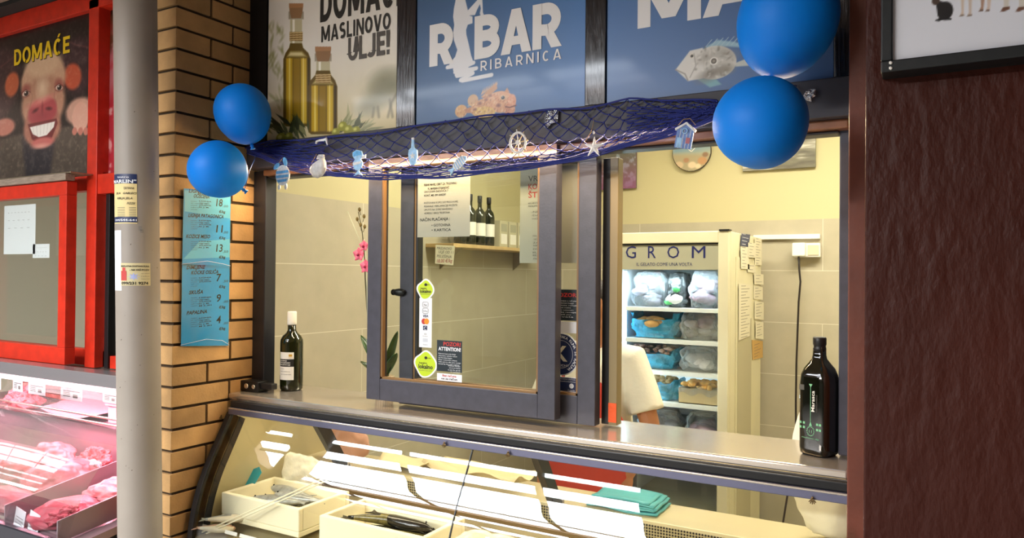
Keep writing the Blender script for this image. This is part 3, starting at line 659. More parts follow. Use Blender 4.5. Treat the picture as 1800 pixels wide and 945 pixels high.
for k in range(5):
    b = MB(); z = .9035+k*.0085; cx = -.905+random.uniform(-.012, .012)
    b.grid(lambda u, v: Vector((cx+(u-.5)*(.25-.012*k), 2.425+(v-.5)*.15+.004*math.sin(9*u), z+.004+.003*math.sin(u*7+k)+.002*math.sin(v*9+2*k)-.0015*abs(u-.5))), 14, 8, mat('folded_blue_bag', '#4fa6ad', rough=.35, bump=(50, .3, .004)) if k == 0 else MATS['folded_blue_bag'])
    tag(b.build('folded_bag', thick=.006), ['blue-green folded bag at the bottom of the stack on the ledge', 'blue-green folded bag second from the bottom of the stack', 'blue-green folded bag in the middle of the stack on the ledge', 'blue-green folded bag second from the top of the stack', 'blue-green folded bag topmost of the stack on the ledge'][k], 'bag', 'folded bags on the rear ledge')
# bottles on the counter --------------------------------------------------------
oilglass = mat('dark_green_bottle_glass', '#20240c', rough=.06, trans=.35, ior=1.5, spec=.6, coat=.5)
olglass2 = mat('black_olive_bottle_glass', '#0f1006', rough=.07, trans=.2, ior=1.5, spec=.6, coat=.5)
wlabel = mat('white_label_paper', '#ece8dc', rough=.55); ink = mat('black_ink', '#17150f', rough=.6); inkgrey = mat('grey_ink', '#55524a', rough=.6); greenink = mat('green_print', '#79b98c', rough=.5); goldink = mat('gold_print', '#c79a2a', rough=.5)
t = thing('oil_bottle', 'round green oil bottle with white cap and white label on the counter', 'bottle', (-2.248, 2.17, 1.2207)); R = .045
m = MB(); m.lathe([(R*.86,0),(R*.98,.006),(R,.02),(R,.19),(R*.97,.203),(R*.80,.218),(R*.52,.229),(R*.38,.240),(R*.36,.268)], (0,0,0), oilglass, 40); m.build('glass_body', t, local=True)
m = MB(); m.lathe([(R*.33,.262),(R*.40,.262),(R*.41,.268),(R*.40,.312),(R*.36,.316)], (0,0,0), wlabel, 28); m.build('cap', t, local=True)
def wrap(mb, txt, a0, z, h, R_, mt, w=None, bold=0):
    vs, fs = glyphs(txt, bold); k = h/CAPH; x0 = min(p[0] for p in vs); x1 = max(p[0] for p in vs); kx = w/(x1-x0) if w else k
    mb.add([(R_*math.sin(a0+(x-x0)*kx/R_), -R_*math.cos(a0+(x-x0)*kx/R_), z+y*k) for x, y in vs], fs, mt)
def arc(mb, a0, a1, z0, z1, R_, mt, n=14):
    vs = []
    for i in range(n+1): a = a0+(a1-a0)*i/n; vs += [(R_*math.sin(a), -R_*math.cos(a), z0), (R_*math.sin(a), -R_*math.cos(a), z1)]
    mb.add(vs, [(2*i, 2*i+2, 2*i+3, 2*i+1) for i in range(n)], mt, True)
a0, a1 = -.95+.75, .75+.75-.35; a0 = -.55; a1 = 1.0
m = MB(); arc(m, a0, a1, .045, .155, R+.0004, wlabel); arc(m, a0+.12, a1, .098, .128, R+.0007, ink); arc(m, a0, a0+.10, .045, .062, R+.0007, inkgrey); arc(m, a0, a0+.1, .12, .155, R+.0007, mat('leaf_green_print', '#8d9a2e', rough=.5))
arc(m, .55, .85, .138, .147, R+.0007, goldink)
for k, (tx, h_) in enumerate((('IZVORNO', .005), ('EKSTRA DJEVIČANSKO', .005), ('MASLINOVO ULJE', .005))): wrap(m, tx, a0+.2, .119-.008*k, h_, R+.001, wlabel, .034 if k == 0 else .048, .01)
for k in range(3): wrap(m, ['1 litra', 'sastojci maslinovo ulje', 'čuvati na tamnom mjestu'][k], a0+.25, .088-.011*k, .004, R+.001, inkgrey, [.02, .045, .05][k])
wrap(m, 'maslinik', .52, .132, .004, R+.001, goldink, .018)
m.build('label', t, local=True)
t = thing('oil_bottle', 'squarish almost black oil bottle with green print, at the right end of the counter', 'bottle', (-.262, 2.13, 1.2207), None, (0,0,-.42)); R = .0395
m = MB(); m.lathe([(R*.86,0),(R*.99,.006),(R*1.03,.02),(R*1.03,.19),(R*.97,.212),(R*.82,.229),(R*.58,.243),(R*.40,.254),(R*.36,.264),(R*.34,.285)], (0,0,0), olglass2, 48, sq=5); m.build('glass_body', t, local=True)
m = MB(); m.lathe([(R*.37,.275),(R*.42,.276),(R*.42,.283),(R*.39,.285),(R*.39,.290),(R*.43,.292),(R*.43,.309),(R*.38,.312)], (0,0,0), blackrub, 28); m.build('cap', t, local=True)
fr = Fr((-.041, -R*1.035, 0), (1,0,0), (0,0,1)); m = MB()
m.slab(fr, .008, .172, .022, .186, 0, .0006, inkgrey); m.prism(fr, [(.036,.19),(.046,.19),(.0415,.182),(.0405,.182)], 0, .0006, greenink); m.slab(fr, .0402, .09, .0414, .182, 0, .0006, greenink)
m.text(fr, 'Marasca', .052, .118, .009, wlabel, .0008, .055, .01, rot=PI/2); m.text(fr, 'DJEVIČANSKO', .060, .118, .0035, inkgrey, .0008, .045, 0, rot=PI/2)
for (x, z) in ((.012,.086),(.022,.086),(.060,.086),(.068,.086),(.012,.074),(.022,.074),(.060,.072),(.068,.072)): m.slab(fr, x-.003, z-.003, x+.003, z+.003, 0, .0006, greenink)
for k in range(16): a = 2*PI*k/16; m.slab(fr, .041+.010*math.cos(a)-.0012, .066+.012*math.sin(a)-.0012, .041+.010*math.cos(a)+.0012, .066+.012*math.sin(a)+.0012, 0, .0006, greenink)
m.text(fr, '1 l', .041, .062, .007, greenink, .0008, align='c', bold=.01); m.prism(fr, [(.041,.092),(.037,.080),(.045,.080)], 0, .0006, greenink); m.text(fr, 'maslinovo ulje', .016, .046, .004, greenink, .0008, .05)
plabel(m.build('printed_label', t, local=True), 'green and white print')
# ---------------------------------------------------------------- fascia signs
print_matt = paintmat('printed_panel', .38, .15)
print_gloss = paintmat('printed_poster', .3, .2)
offwhite = mat('white_print', '#dcdad8', rough=.4); darktext = mat('charcoal_print', '#26241f', rough=.4); yellowtext = mat('yellow_print', '#e8c61c', rough=.4); blackedge = mat('panel_edge', '#16181c', rough=.5)
YS = 2.068
def uvf(y, x0, z0):
    def q(px, py):
        p = at_y(px, py, y); return (p.x-x0, p.z-z0)
    return q
# oil advert
x0, z0, w, h = -2.289, 2.2045, .643, .88
t = thing('oil_poster', 'cream olive oil advert with two oil bottles, above the beam at the left', 'poster', (x0+w/2, YS, z0))
q = uvf(YS, x0, z0); P = lambda *a: [q(*p) for p in a]
A = Art(w, h, 300, 400, '#dcd6cb')
g = np.clip(A.V/.34, 0, 1); A.mix((1-g)**1.3*.75, '#b7a469'); n1 = A.noise(9, 9, 1); A.mix(np.clip((n1-.45)*2, 0, 1)*.25*(1-g), '#8a8350'); A.mix(np.clip(A.V-.45, 0, 1)*.8, '#e6e2dc')
def E(px, py, rx, ry, c, rot=0, soft=None, alpha=1, p=2):
    u, v = q(px, py); k = math.hypot(*(np.array(q(px+10, py))-np.array(q(px, py))))/10; kv = abs(q(px, py+10)[1]-v)/10
    A.ell(u, v, rx*k, ry*kv, c, rot, soft, alpha, p)
def Pl(pts, c, soft=None, alpha=1): A.poly([q(*p) for p in pts], c, soft, alpha)
def Ln(pts, wpx, c, soft=None, alpha=1): A.line([q(*p) for p in pts], wpx*.0022, c, soft, alpha)
for px, py, r in ((690,150,34),(668,165,24),(655,185,14),(675,140,22),(640,190,14)): E(px, py, r, r*.8, '#6f6d50', soft=.05, alpha=.5)
for a in (((682,205),(688,180),(700,160)),((690,205),(685,175)),((655,205),(657,190)),((666,205),(664,188))): Ln(a, 4, '#5c553c', .01, .7)
for k in range(40):
    px = random.uniform(473, 500); py = random.uniform(45, 190); E(px, py, 2.2, 9, '#86854c', random.uniform(-50, 50), .006, .35)
def bottle_art(xl, xr, yt, ys, yb, nl, nr, nt, ckt):
    cx = (xl+xr)/2
    Pl([(nl,nt),(nr,nt),(nr,ys-16),(nl,ys-16)], '#b9b08d', .004); Pl([(nl+4,nt),(nl+8,nt),(nl+8,ys-14),(nl+4,ys-14)], '#e9e4d2', .003)
    sh = [(nl,ys-22),(nl-2,ys-14),(xl+4,ys-5),(xl,ys+6),(xl,yb-4),(xl+5,yb),(xr-5,yb),(xr,yb-4),(xr,ys+6),(xr-4,ys-5),(nr+2,ys-14),(nr,ys-22)]
    Pl(sh, '#5c4708', .003); k = (xr-xl)
    for f0, f1, c, al in ((.10,.34,'#b3900f',.9),(.36,.62,'#8a6c06',.8),(.64,.86,'#c2a12a',.85),(.2,.26,'#e8d47a',.7),(.72,.75,'#f0e3a0',.8),(.9,.96,'#33270a',.8)):
        Pl([(xl+k*f0,ys+4),(xl+k*f1,ys+4),(xl+k*f1,yb-5),(xl+k*f0,yb-5)], c, .006, al)
    Pl([(xl+k*.12,ys+2),(xl+k*.88,ys+2),(nr,ys-8),(nl,ys-8)], '#cfc08a', .006, .55)
    Pl([(nl-1,nt+22),(nr+1,nt+22),(nr+1,nt+38),(nl-1,nt+38)], '#8a6a35', .002)
    for j in range(4): Ln([(nl-1,nt+24+4*j),(nr+1,nt+23+4*j)], 1.2, '#d9c08a', .001)
    Pl([(nl-3,nt-14),(nr+3,nt-14),(nr+3,nt),(nl-3,nt)], '#9a917c', .003, .7)
    Pl([(nl-2,ckt),(nr+2,ckt),(nr+1,ckt+14),(nr-2,ckt+26),(nl+2,ckt+26),(nl-1,ckt+14)], '#8d6a48', .002); Pl([(nl-2,ckt),(nr+2,ckt),(nr+2,ckt+7),(nl-2,ckt+8)], '#a87a52', .002)
bottle_art(498, 546, 0, 98, 222, 510, 531, 34, 6); bottle_art(542, 593, 0, 146, 236, 556, 580, 108, 82)
def leaf(px, py, L, a, c, wd=.16):
    a = math.radians(a); dx, dy = math.cos(a), -math.sin(a)
    Pl([(px,py),(px+dx*L*.4-dy*L*wd, py+dy*L*.4+dx*L*wd),(px+dx*L,py+dy*L),(px+dx*L*.4+dy*L*wd,py+dy*L*.4-dx*L*wd)], c, .002)
for k in range(34):
    leaf(random.uniform(478, 545), random.uniform(222, 246), random.uniform(18, 44), random.uniform(70, 170), random.choice(['#2e331c','#3f4524','#555a34','#20240f','#7d7c4e']), .1)
for k in range(26):
    leaf(random.uniform(592, 640), random.uniform(222, 236), random.uniform(20, 46), random.uniform(5, 95), random.choice(['#6d7048','#8b8b62','#a7a37c','#4b5030']), .09)
for px, py, r in ((494,243,9),(508,240,7),(602,222,8),(612,228,8),(590,232,7),(626,229,7)): E(px, py, r, r*1.05, '#8c8a28'); E(px-2, py-2, r*.4, r*.4, '#c9c564', soft=.006)
A.mesh('panel', wallF(x0, z0, YS+.012), 0, 0, .012, print_matt, t)
fr = wallF(x0, z0, YS); m = MB()
def tl(txt, a, b, top, mt, bold):
    u0, v0 = q(*a); u1, v1 = q(*b); hh = q(*top)[1]-v0; m.text(fr, txt, u0, v0, hh, mt, .0012, u1-u0, bold)
def tb(txt, a, b, top, mt, t_, gap=.1):
    u0, v0 = q(*a); u1, v1 = q(*b); block(m, fr, txt, u0, v0, q(*top)[1]-v0, mt, .0012, u1-u0, t_, gap)
wg = mat('warm_grey_print', '#4a443d', rough=.4)
tb('DOMAĆE', (563,40), (716,22), (563,-22), darktext, .2); tb('MASLINOVO', (565,75), (687,36), (565,47), darktext, .19, .12); tb('ULJE!', (612,108), (685,89), (612,67), wg, .2)
m.build('lettering', t)
# RIBAR sign
x0, w = -1.559, .636
t = thing('shop_sign', 'blue fishmonger sign with white fisherman logo, big white lettering and a spiny fish', 'sign', (x0+w/2, YS, z0))
q = uvf(YS, x0, z0); A = Art(w, h, 320, 440, '#3d5f86')
gx = A.U/w; gv = np.clip(A.V/.6, 0, 1); A.mix(gx*.75, '#3f77b8'); A.mix((1-gx)*gv*.55, '#3a5578'); n1 = A.noise(4, 26, 2); A.mix(np.clip((n1-.5)*3, 0, 1)*np.clip((A.V-.28)*3, 0, 1)*.35, '#2f5f9c')
Z = lambda *pts: [(740+a/4.107, b/4.107) for a, b in pts]
Wt = '#d8d8da'
Pl(Z((258,-60),(250,0),(238,60),(232,120),(240,180),(232,235),(238,290),(262,360),(246,410),(222,440),(200,470),(300,480),(385,465),(362,400),(345,320),(328,250),(326,215),(338,178),(372,168),(372,120),(345,110),(340,80),(320,0),(318,-60)), Wt)
Pl(Z((338,75),(425,-20),(442,-20),(447,92),(455,105),(430,118),(425,95),(432,60),(425,30),(405,70),(390,108),(340,112)), Wt)
Pl(Z((300,430),(262,365),(285,330),(318,420)), '#4a6a8e', alpha=.0)
pts = Z((190,486),(330,462),(380,452),(250,512),(245,520),(400,492),(255,540),(260,548),(375,528),(285,578),(300,582),(510,540)); Ln(pts, 6.0, Wt); Ln(Z((245,500),(330,480)), 7, Wt); Ln(Z((270,545),(340,525)), 6, Wt)
# scorpionfish
def Fz(a, b, rx, ry, c, rot=0, soft=None, alpha=1): E(740+a/4.107, b/4.107, rx/4.107, ry/4.107, c, rot, soft, alpha)
for k in range(9): Pl(Z((430+k*14,690-k*8),(448+k*13,672-k*8),(460+k*12-8,610-k*4+(8-k)*3)), '#c9a27c', .0016)
Pl(Z((430,700),(545,590),(552,640),(470,720)), '#b98a66', .002, .7)
Fz(290, 802, 44, 46, '#c79a66'); Fz(375, 725, 38, 44, '#c09a72', 10); Pl(Z((315,790),(360,770),(365,815),(320,815)), '#b5805c', .002)
Fz(460, 770, 105, 62, '#c8966e', 8); Fz(575, 735, 100, 78, '#cf9a74', -8); Fz(655, 730, 32, 52, '#d09070'); Pl(Z((600,665),(622,632),(640,668)), '#c08a66', .002); Fz(640, 790, 40, 40, '#c88868')
Fz(455, 812, 80, 44, '#d8b36a', -6)
rs = np.random.RandomState(3)
for k in range(420):
    a, b = rs.uniform(255, 680), rs.uniform(665, 855); i = int(rs.randint(0, 4))
    inside = ((a-540)/150)**2+((b-755)/82)**2 < 1 or ((a-290)/40)**2+((b-802)/42)**2 < 1 or ((a-410)/80)**2+((b-770)/55)**2 < 1 or ((a-455)/76)**2+((b-812)/40)**2 < 1
    if inside: Fz(a, b, rs.uniform(2, 7), rs.uniform(2, 5), ['#8a5440','#e8cfa0','#a86a50','#f0d8b4'][i], rs.uniform(0, 90), .003, .55)
for a, b, r in ((425,745,16),(390,790,14),(470,720,13),(560,760,18),(500,690,12)): Fz(a, b, r, r*.8, '#7d4c44', 0, .005, .7)
for k in range(14): Fz(640+10*math.sin(k*2.1)+(30*(k % 3)/2), 680+k*10, 8, 5, '#d8a080', 20, .003, .8)
Fz(592, 705, 19, 19, '#d8b48c'); Fz(592, 705, 13, 13, '#24262c'); Fz(588, 700, 4, 4, '#8090a0'); Ln(Z((685,760),(640,775),(610,770)), 2, '#6a3c34')
A.mesh('panel', wallF(x0, z0, YS+.012), 0, 0, .012, print_matt, t)
fr = wallF(x0, z0, YS); m = MB()
u0, v0 = q(755, 118); hh = q(755, 45)[1]-v0; uA = q(800, 60)[0]
block(m, fr, 'R', u0, v0, hh, offwhite, .0012, q(797, 60)[0]-u0, .25)
m.build('lettering', t); m = MB(); u1 = q(834, 100)[0]; block(m, fr, 'BAR', u1, v0, hh, offwhite, .0012, q(986, 60)[0]-u1, .25, .03, 1.1)
u0, v0 = q(845, 125); u1 = q(987, 105)[0]; hh = q(845, 107.5)[1]-v0; m.build('lettering', t); m = MB(); block(m, fr, 'RIBARNICA', u0, v0, hh, offwhite, .0012, u1-u0, .15, .36)
m.build('lettering', t)
# third blue sign
x0, w = -.851, .626
t = thing('shop_sign', 'blue sign with white capitals and a pale spotted flat fish, behind the right balloons', 'sign', (x0+w/2, YS, z0))
q = uvf(YS, x0, z0); A = Art(w, h, 320, 440, '#476189')
A.mix((1-A.U/w)*.6, '#3f76b6'); n1 = A.noise(4, 26, 5); A.mix(np.clip((n1-.5)*3, 0, 1)*np.clip((A.V-.3)*3, 0, 1)*.3, '#3a69a2')
D = lambda a, b: (860+a/2.863, b/2.863)
def Fd(a, b, rx, ry, c, rot=0, soft=None, alpha=1): E(*D(a, b), rx/2.863, ry/2.863, c, rot, soft, alpha)
Pl([D(*p) for p in ((1080,240),(1150,200),(1240,210),(1290,240),(1200,235))], '#8fb0bd', .004, .8)
for k in range(7): Ln([D(1090+k*26,235-k*2), D(1120+k*28,200-k*4)], .8, '#a9c0c4')
Pl([D(*p) for p in ((1040,395),(1110,440),(1170,425),(1140,395))], '#6f9fa8', .003, .8); Pl([D(*p) for p in ((1230,320),(1320,285),(1310,330),(1240,335))], '#b9bcb4', .003)
Fd(1130, 315, 112, 84, '#c7c3b8', -6); Pl([D(*p) for p in ((938,350),(1010,255),(1075,240),(1075,395),(1000,408))], '#cfcbc2', .003)
Fd(1120, 370, 70, 28, '#6d6457', 20, .02, .7); Fd(1190, 270, 50, 26, '#8a8478', -20, .02, .6); Fd(1090, 290, 40, 24, '#8d8578', 10, .02, .6); Fd(1195, 350, 36, 22, '#77705f', 0, .015, .6)
rs = np.random.RandomState(9)
for k in range(60):
    a, b = rs.uniform(1030, 1240), rs.uniform(240, 395)
    if ((a-1130)/105)**2+((b-315)/78)**2 < 1: Fd(a, b, rs.uniform(4, 12), rs.uniform(3, 7), ['#5d5648','#e6e2d6','#8b8474'][rs.randint(0, 3)], rs.uniform(0, 180), .004, .45)
Fd(1130, 307, 20, 20, '#e2ded2'); Fd(1130, 307, 14, 14, '#4a4238'); Fd(1130, 307, 8, 8, '#8a8274'); Fd(1020, 282, 11, 11, '#d9d0bc'); Fd(1020, 282, 7, 7, '#1c1a18'); Ln([D(938,350), D(985,372), D(1000,405)], 1.6, '#8d877c'); Ln([D(1030,270), D(1040,330), D(1010,390)], 1.2, '#9a948a')
A.mesh('panel', wallF(x0, z0, YS+.012), 0, 0, .012, print_matt, t)
fr = wallF(x0, z0, YS); m = MB(); u0, v0 = q(1121, 51); hh = q(1121, -42)[1]-v0
block(m, fr, 'MAR', u0, v0, hh, offwhite, .0012, .50, .25, .03, 1.25); m.build('lettering', t)
# ---------------------------------------------------------------- posters of the meat stall
yp = 2.128
x0, z0, w, h = -4.80, 2.165, 1.25, .80
t = thing('poster', 'black poster of a grinning pig with yellow lettering over the red window', 'poster', (x0+w/2, yp, z0))
q = uvf(yp, x0, z0); A = Art(w, h, 380, 250, '#0e0c0d'); Z = lambda a, b: (a/2.863, b/2.863)
def Fp(a, b, rx, ry, c, rot=0, soft=.008, alpha=1, p=2): E(a/2.863, b/2.863, rx/2.863, ry/2.863, c, rot, soft, alpha, p)
Pl([Z(*p) for p in ((-300,760),(0,700),(250,640),(440,630),(440,900),(-300,980))], '#4a423a', .02); n1 = A.noise(30, 60, 4); A.mix(np.clip((n1-.5)*3, 0, 1)*np.clip((.26-A.V)*8, 0, 1)*.5, '#6d6256')
Pl([Z(*p) for p in ((110,680),(280,680),(250,880),(130,890))], '#2b2a30', .03)
Fp(-30, 440, 130, 190, '#3a2428', 20, .05); Fp(60, 425, 36, 60, '#c0603c', 20, .02); Fp(390, 330, 90, 150, '#38262c', -15, .05); Fp(365, 385, 45, 65, '#c4583c', -20, .02)
Ln([Z(-60,420), Z(0,340), Z(90,270)], 3, '#7a4a4a', .01, .7); Ln([Z(330,200), Z(380,225), Z(450,240)], 3, '#7a4a4a', .01, .7)
Fp(400, 560, 70, 70, '#c89a86', 0, .02); Fp(405, 590, 42, 78, '#d9a692', 5, .012); Fp(20, 640, 55, 45, '#c07a6a', 0, .015)
Fp(215, 400, 112, 125, '#caa183', 0, .02); Fp(215, 520, 110, 140, '#b98a70', 0, .03); Fp(210, 640, 95, 100, '#a86f5c', 0, .02); Fp(215, 320, 90, 60, '#d9b795', 0, .03)
n2 = A.noise(60, 60, 8)
A.mix(np.clip((n2-.5)*3, 0, 1)*.18, '#f0dcc0')
for a, b, s_ in ((130,470,1),(297,440,-1)): Fp(a, b-14, 24, 34, '#a05a50', 14*s_, .02, .75); Fp(a, b, 17, 15, '#e2cfc0', 10*s_, .004); Fp(a+2, b, 11, 13, '#241814', 0, .004); Fp(a-2, b-5, 3.5, 3.5, '#f2ece4', 0, .002); Ln([Z(a-22,b-2), Z(a,b-20), Z(a+22,b-6)], 2.2, '#6e342e', .004); Ln([Z(a-18,b+14), Z(a,b+18), Z(a+16,b+10)], 1.6, '#7d453c', .004)
Fp(213, 560, 72, 62, '#b0484e', 4, .012, 1, 2.4); Fp(213, 585, 58, 30, '#9c3842', 0, .03, .8); Fp(205, 508, 58, 17, '#d87f78', 8, .02, .9); Fp(178, 556, 15, 9, '#571a22', 14, .01, .85); Fp(246, 546, 15, 9, '#571a22', -6, .01, .85); Fp(213, 545, 5, 30, '#6e2028', 0, .012, .5); Ln([Z(150,440), Z(165,490), Z(150,540)], 2.2, '#9a6a56', .012, .6); Ln([Z(282,420), Z(272,480), Z(284,530)], 2.2, '#9a6a56', .012, .6); Fp(213, 440, 30, 60, '#e0c3a4', 0, .04, .6)
Pl([Z(*p) for p in ((140,625),(285,595),(290,620),(250,720),(200,735),(160,700))], '#6a1f24', .008); Pl([Z(*p) for p in ((150,640),(277,610),(270,640),(235,680),(195,690),(165,675))], '#f0ece4', .005)
for k in range(6): Ln([Z(165+k*19,636-k*4), Z(172+k*16,688-k*5)], 1.2, '#b0a8a0', .002, .7)
Fp(215, 715, 55, 24, '#c46a64', 0, .012); Fp(205, 735, 45, 14, '#d99a8c', 0, .012, .7)
for a in (375, 405, 432): Fp(a, 660, 12, 20, '#c07868', 0, .006)
A.mesh('panel', wallF(x0, z0, yp+.01), 0, 0, .01, print_gloss, t)
fr = wallF(x0, z0, yp); m = MB(); u0, v0 = q(25.2, 116); u1 = q(123, 93)[0]; hh = q(25.2, 88)[1]-v0
block(m, fr, 'DOMAĆE', u0+.004, v0-.004, hh, blackedge, .001, u1-u0, .2, .12); block(m, fr, 'DOMAĆE', u0, v0, hh, yellowtext, .0014, u1-u0, .19, .12); m.build('lettering', t)
x0, w = -3.50, .82
t = thing('poster', 'poster of raw marbled meat beside the pig poster, partly behind the round post', 'poster', (x0+w/2, yp+.03, z0))
q = uvf(yp+.03, x0, z0); A = Art(w, h, 200, 200, '#15100e'); n1 = A.noise(10, 10, 11); n2 = A.noise(26, 26, 12)
E(205, 160, 34, 90, '#b36a72', -20, .05); E(200, 200, 24, 130, '#c4737c', 0, .06); E(230, 250, 60, 120, '#b0303c', 0, .06); E(215, 55, 20, 22, '#8a5440', 0, .03); E(192, 55, 8, 35, '#6a4028', 0, .02)
A.mix(np.clip((n1-.52)*6, 0, 1)*.6, '#c03844'); A.mix(np.clip((n2-.56)*8, 0, 1)*.7*np.clip((.72-A.V)*6, 0, 1), '#e6c6c0')
A.mesh('panel', wallF(x0, z0, yp+.04), 0, 0, .01, print_gloss, t)
# ---------------------------------------------------------------- fishing net on the beam
navy = mat('navy_twine', '#1b2770', rough=.75)
def lerp_curve(C, x):
    for (a, b), (c, d) in zip(C[:-1], C[1:]):
        if x <= c: return b+(d-b)*(x-a)/(c-a)
    return C[-1][1]
TOP = [(432,258),(477,248),(560,243),(640,236),(697,228),(730,222),(780,213),(860,203),(950,194),(1025,190),(1070,182),(1110,173),(1180,176),(1262,176)]
BOT = [(432,268),(470,282),(500,296),(545,305),(600,311),(680,315),(760,313),(830,308),(890,300),(950,293),(1000,285),(1060,270),(1120,253),(1170,240),(1220,226),(1262,208)]
def dens(px):   # share of the height taken by the open upper meshes
    return lerp_curve([(432,.35),(500,.42),(570,.62),(650,.72),(900,.78),(1050,.78),(1150,.55),(1262,.4)], px)
NR, NU = 13, 6
def netpt(i, j, jit=1):
    r = random.Random(i*131+j*7); px = 434+i*29+(14.5 if j % 2 else 0)+(r.uniform(-5, 5) if jit else 0)
    px = min(1262, max(432, px)); t, b = lerp_curve(TOP, px), lerp_curve(BOT, px); f = dens(px)
    s = f*j/NU if j <= NU else f+(1-f)*(j-NU)/(NR-NU)
    s = min(1, max(0, s+(r.uniform(-.02, .02) if 0 < j < NR else 0)))
    py = t+(b-t)*s; y = 2.043-.012*math.sin(s*PI)-(.02+.01*math.sin(i*.9))*max(0, s-f)/(1-f+.01)
    return at_y(px, py, y-.003)
net = thing('fishing_net', 'navy blue fishing net draped along the charcoal beam', 'net', (-1.3, 2.04, 2.1))
m = MB(); NI = 29
for i in range(NI):
    for j in range(NR):
        a = netpt(i, j)
        for k in ((i if j % 2 == 0 else i+1), (i-1 if j % 2 == 0 else i)):
            if k < 0: continue
            b = netpt(k, j+1); mid = (a+b)/2+Vector((0, -.002, -.003)); m.tube([a, mid, b], .0016, navy, 5)
        m.ico(a+Vector((0,-.001,0)), .0036, navy, 1)
m.build('netting', net)
for nm, C, dy in (('top_cord', TOP, -.003), ('bottom_cord', BOT, -.03)):
    m = MB()
    for q in range(1 if nm == 'top_cord' else 4): m.tube([at_y(px, lerp_curve(C, px)-q*2.6+1.2*math.sin(px*.05+q), 2.04+dy) for px in range(434, 1262, 14)], .0028 if q == 0 else .0022, navy, 6)
    m.build(nm, net)
GT = (MB(), MB())
for q in range(26):
    m = GT[q % 2]; r = random.Random(q+50); side = q % 2; pts = []
    for k in range(9):
        px = (434+k*17) if side == 0 else (1262-k*20); s = min(1, max(.04, .1+.86*q/26+r.uniform(-.03, .03))); s = .5+(s-.5)*(.3+.7*k/8) if k < 8 else s
        t, b = lerp_curve(TOP, px), lerp_curve(BOT, px); pts.append(at_y(px, t+(b-t)*s, 2.03+r.uniform(-.008, .006)))
    m.tube(pts, .0018, navy, 5)
for m in GT: m.build('gathered_twine', net)
# hanging wooden ornaments ------------------------------------------------------
ow = mat('washed_white_wood', '#d8d6d4', rough=.7, var=(90, .18)); ob = mat('washed_blue_wood', '#5fa0d0', rough=.7, var=(90, .25)); ob2 = mat('pale_blue_wood', '#9cc3e4', rough=.7, var=(80, .2)); jute = mat('jute_string', '#8c7350', rough=.9); oslate = mat('dusty_blue_wood', '#6d86b8', rough=.7, var=(90, .2))
foil = mat('crumpled_foil', '#c9cdd2', rough=.22, metal=1, bump=(70, 1.0, .02))
YO = 2.0
def PX(px, py, y=YO): return at_y(px, py, y)
SC = lambda px, py: (PX(px+10, py)-PX(px, py)).x/10        # metres per image pixel at that place
def orn(nm, label, px, py, cat='ornament'):
    c = PX(px, py); t = thing(nm, label, cat, c, 'wooden ornaments hung on the fishing net'); return t, Fr(c, (1,0,0), (0,0,1)), SC(px, py)
def string_part(t, pts):
    m = MB(); m.tube(pts, .0011, jute, 5); plabel(m.build('string', t), 'jute string')
def ngon(cx, cy, rx, ry, n=20, a0=0, a1=2*PI): return [(cx+rx*math.cos(a0+(a1-a0)*k/n), cy+ry*math.sin(a0+(a1-a0)*k/n)) for k in range(n)]
t, fr, k = orn('turtle_ornament', 'round blue and white striped turtle ornament at the left end of the net', 498, 308)
m = MB(); m.prism(fr, ngon(0, 0, 12*k, 13*k, 24), 0, .005, ow); m.build('body', t, bevel=.001)
m = MB()
for yb in (-9, -3.5, 2): m.prism(fr, [(-10.5*k if yb > -8 else -7*k, yb*k), (10.5*k if yb > -8 else 7*k, (yb+.8)*k), (11*k if yb > -8 else 9*k, (yb+4)*k), (-11*k if yb > -8 else -9*k, (yb+3.4)*k)], .005, .0062, ob)
plabel(m.build('stripe', t), 'blue stripes')
for (x, y, a) in ((-11,12,.6),(4,17,1.9)):
    m = MB(); m.prism(fr, [(x*k+rx*math.cos(a)-ry*math.sin(a), y*k+rx*math.sin(a)+ry*math.cos(a)) for rx, ry in ngon(0, 0, 6*k, 3*k, 12)], .001, .005, ob); m.build('flipper', t)
for x in (-6, 6):
    m = MB(); m.prism(fr, ngon(x*k, -15*k, 2.2*k, 3.5*k, 10), .001, .005, ow); m.build('foot', t)
string_part(t, [fr.p(-9*k,14*k,.003), fr.p(0,22*k,.004), fr.p(4*k,18*k,.003)])
t, fr, k = orn('hook_ornament', 'small white curled hook ornament on the net under the oil advert', 567, 248)
m = MB(); pts = [(-10,-3),(-9,0),(-4,1.2),(3,1),(8,2),(9,-2),(10,-6)]; m.tube([fr.p(a*k, b*k, .004) for a, b in pts], [1.2*k, 1.5*k, 1.4*k, 1.8*k, 2.2*k, 1.5*k, .8*k], ow, 8); m.build('body', t)
string_part(t, [fr.p(8*k,2*k,.004), fr.p(6*k,6*k,.0)])
t, fr, k = orn('shell_ornament', 'grey-white scallop shell ornament on the lower edge of the net', 560, 293)
m = MB(); N = 15; rim = []
for i in range(N+1): a = -.35*PI+1.45*PI*i/N-PI*.62; r = (14.5+.7*(i % 2))*k; rim.append((r*math.cos(a)*1.02, r*math.sin(a)))
hub = (5*k, 9*k); vs = [fr.p(hub[0], hub[1], .010)]
for i, (a, b) in enumerate(rim): vs += [fr.p(hub[0]+(a-hub[0])*.55, hub[1]+(b-hub[1])*.55, .013+.003*(i % 2)), fr.p(a, b, .002+.0025*(i % 2))]
fs = []
for i in range(N): fs += [(0, 1+2*i, 3+2*i), (1+2*i, 2+2*i, 4+2*i, 3+2*i)]
m.add(vs, fs, mat('shell_grey', '#c2bfbd', rough=.6, var=(60, .2)), True); plabel(m.build('fan', t, thick=.002), 'ridged shell fan')
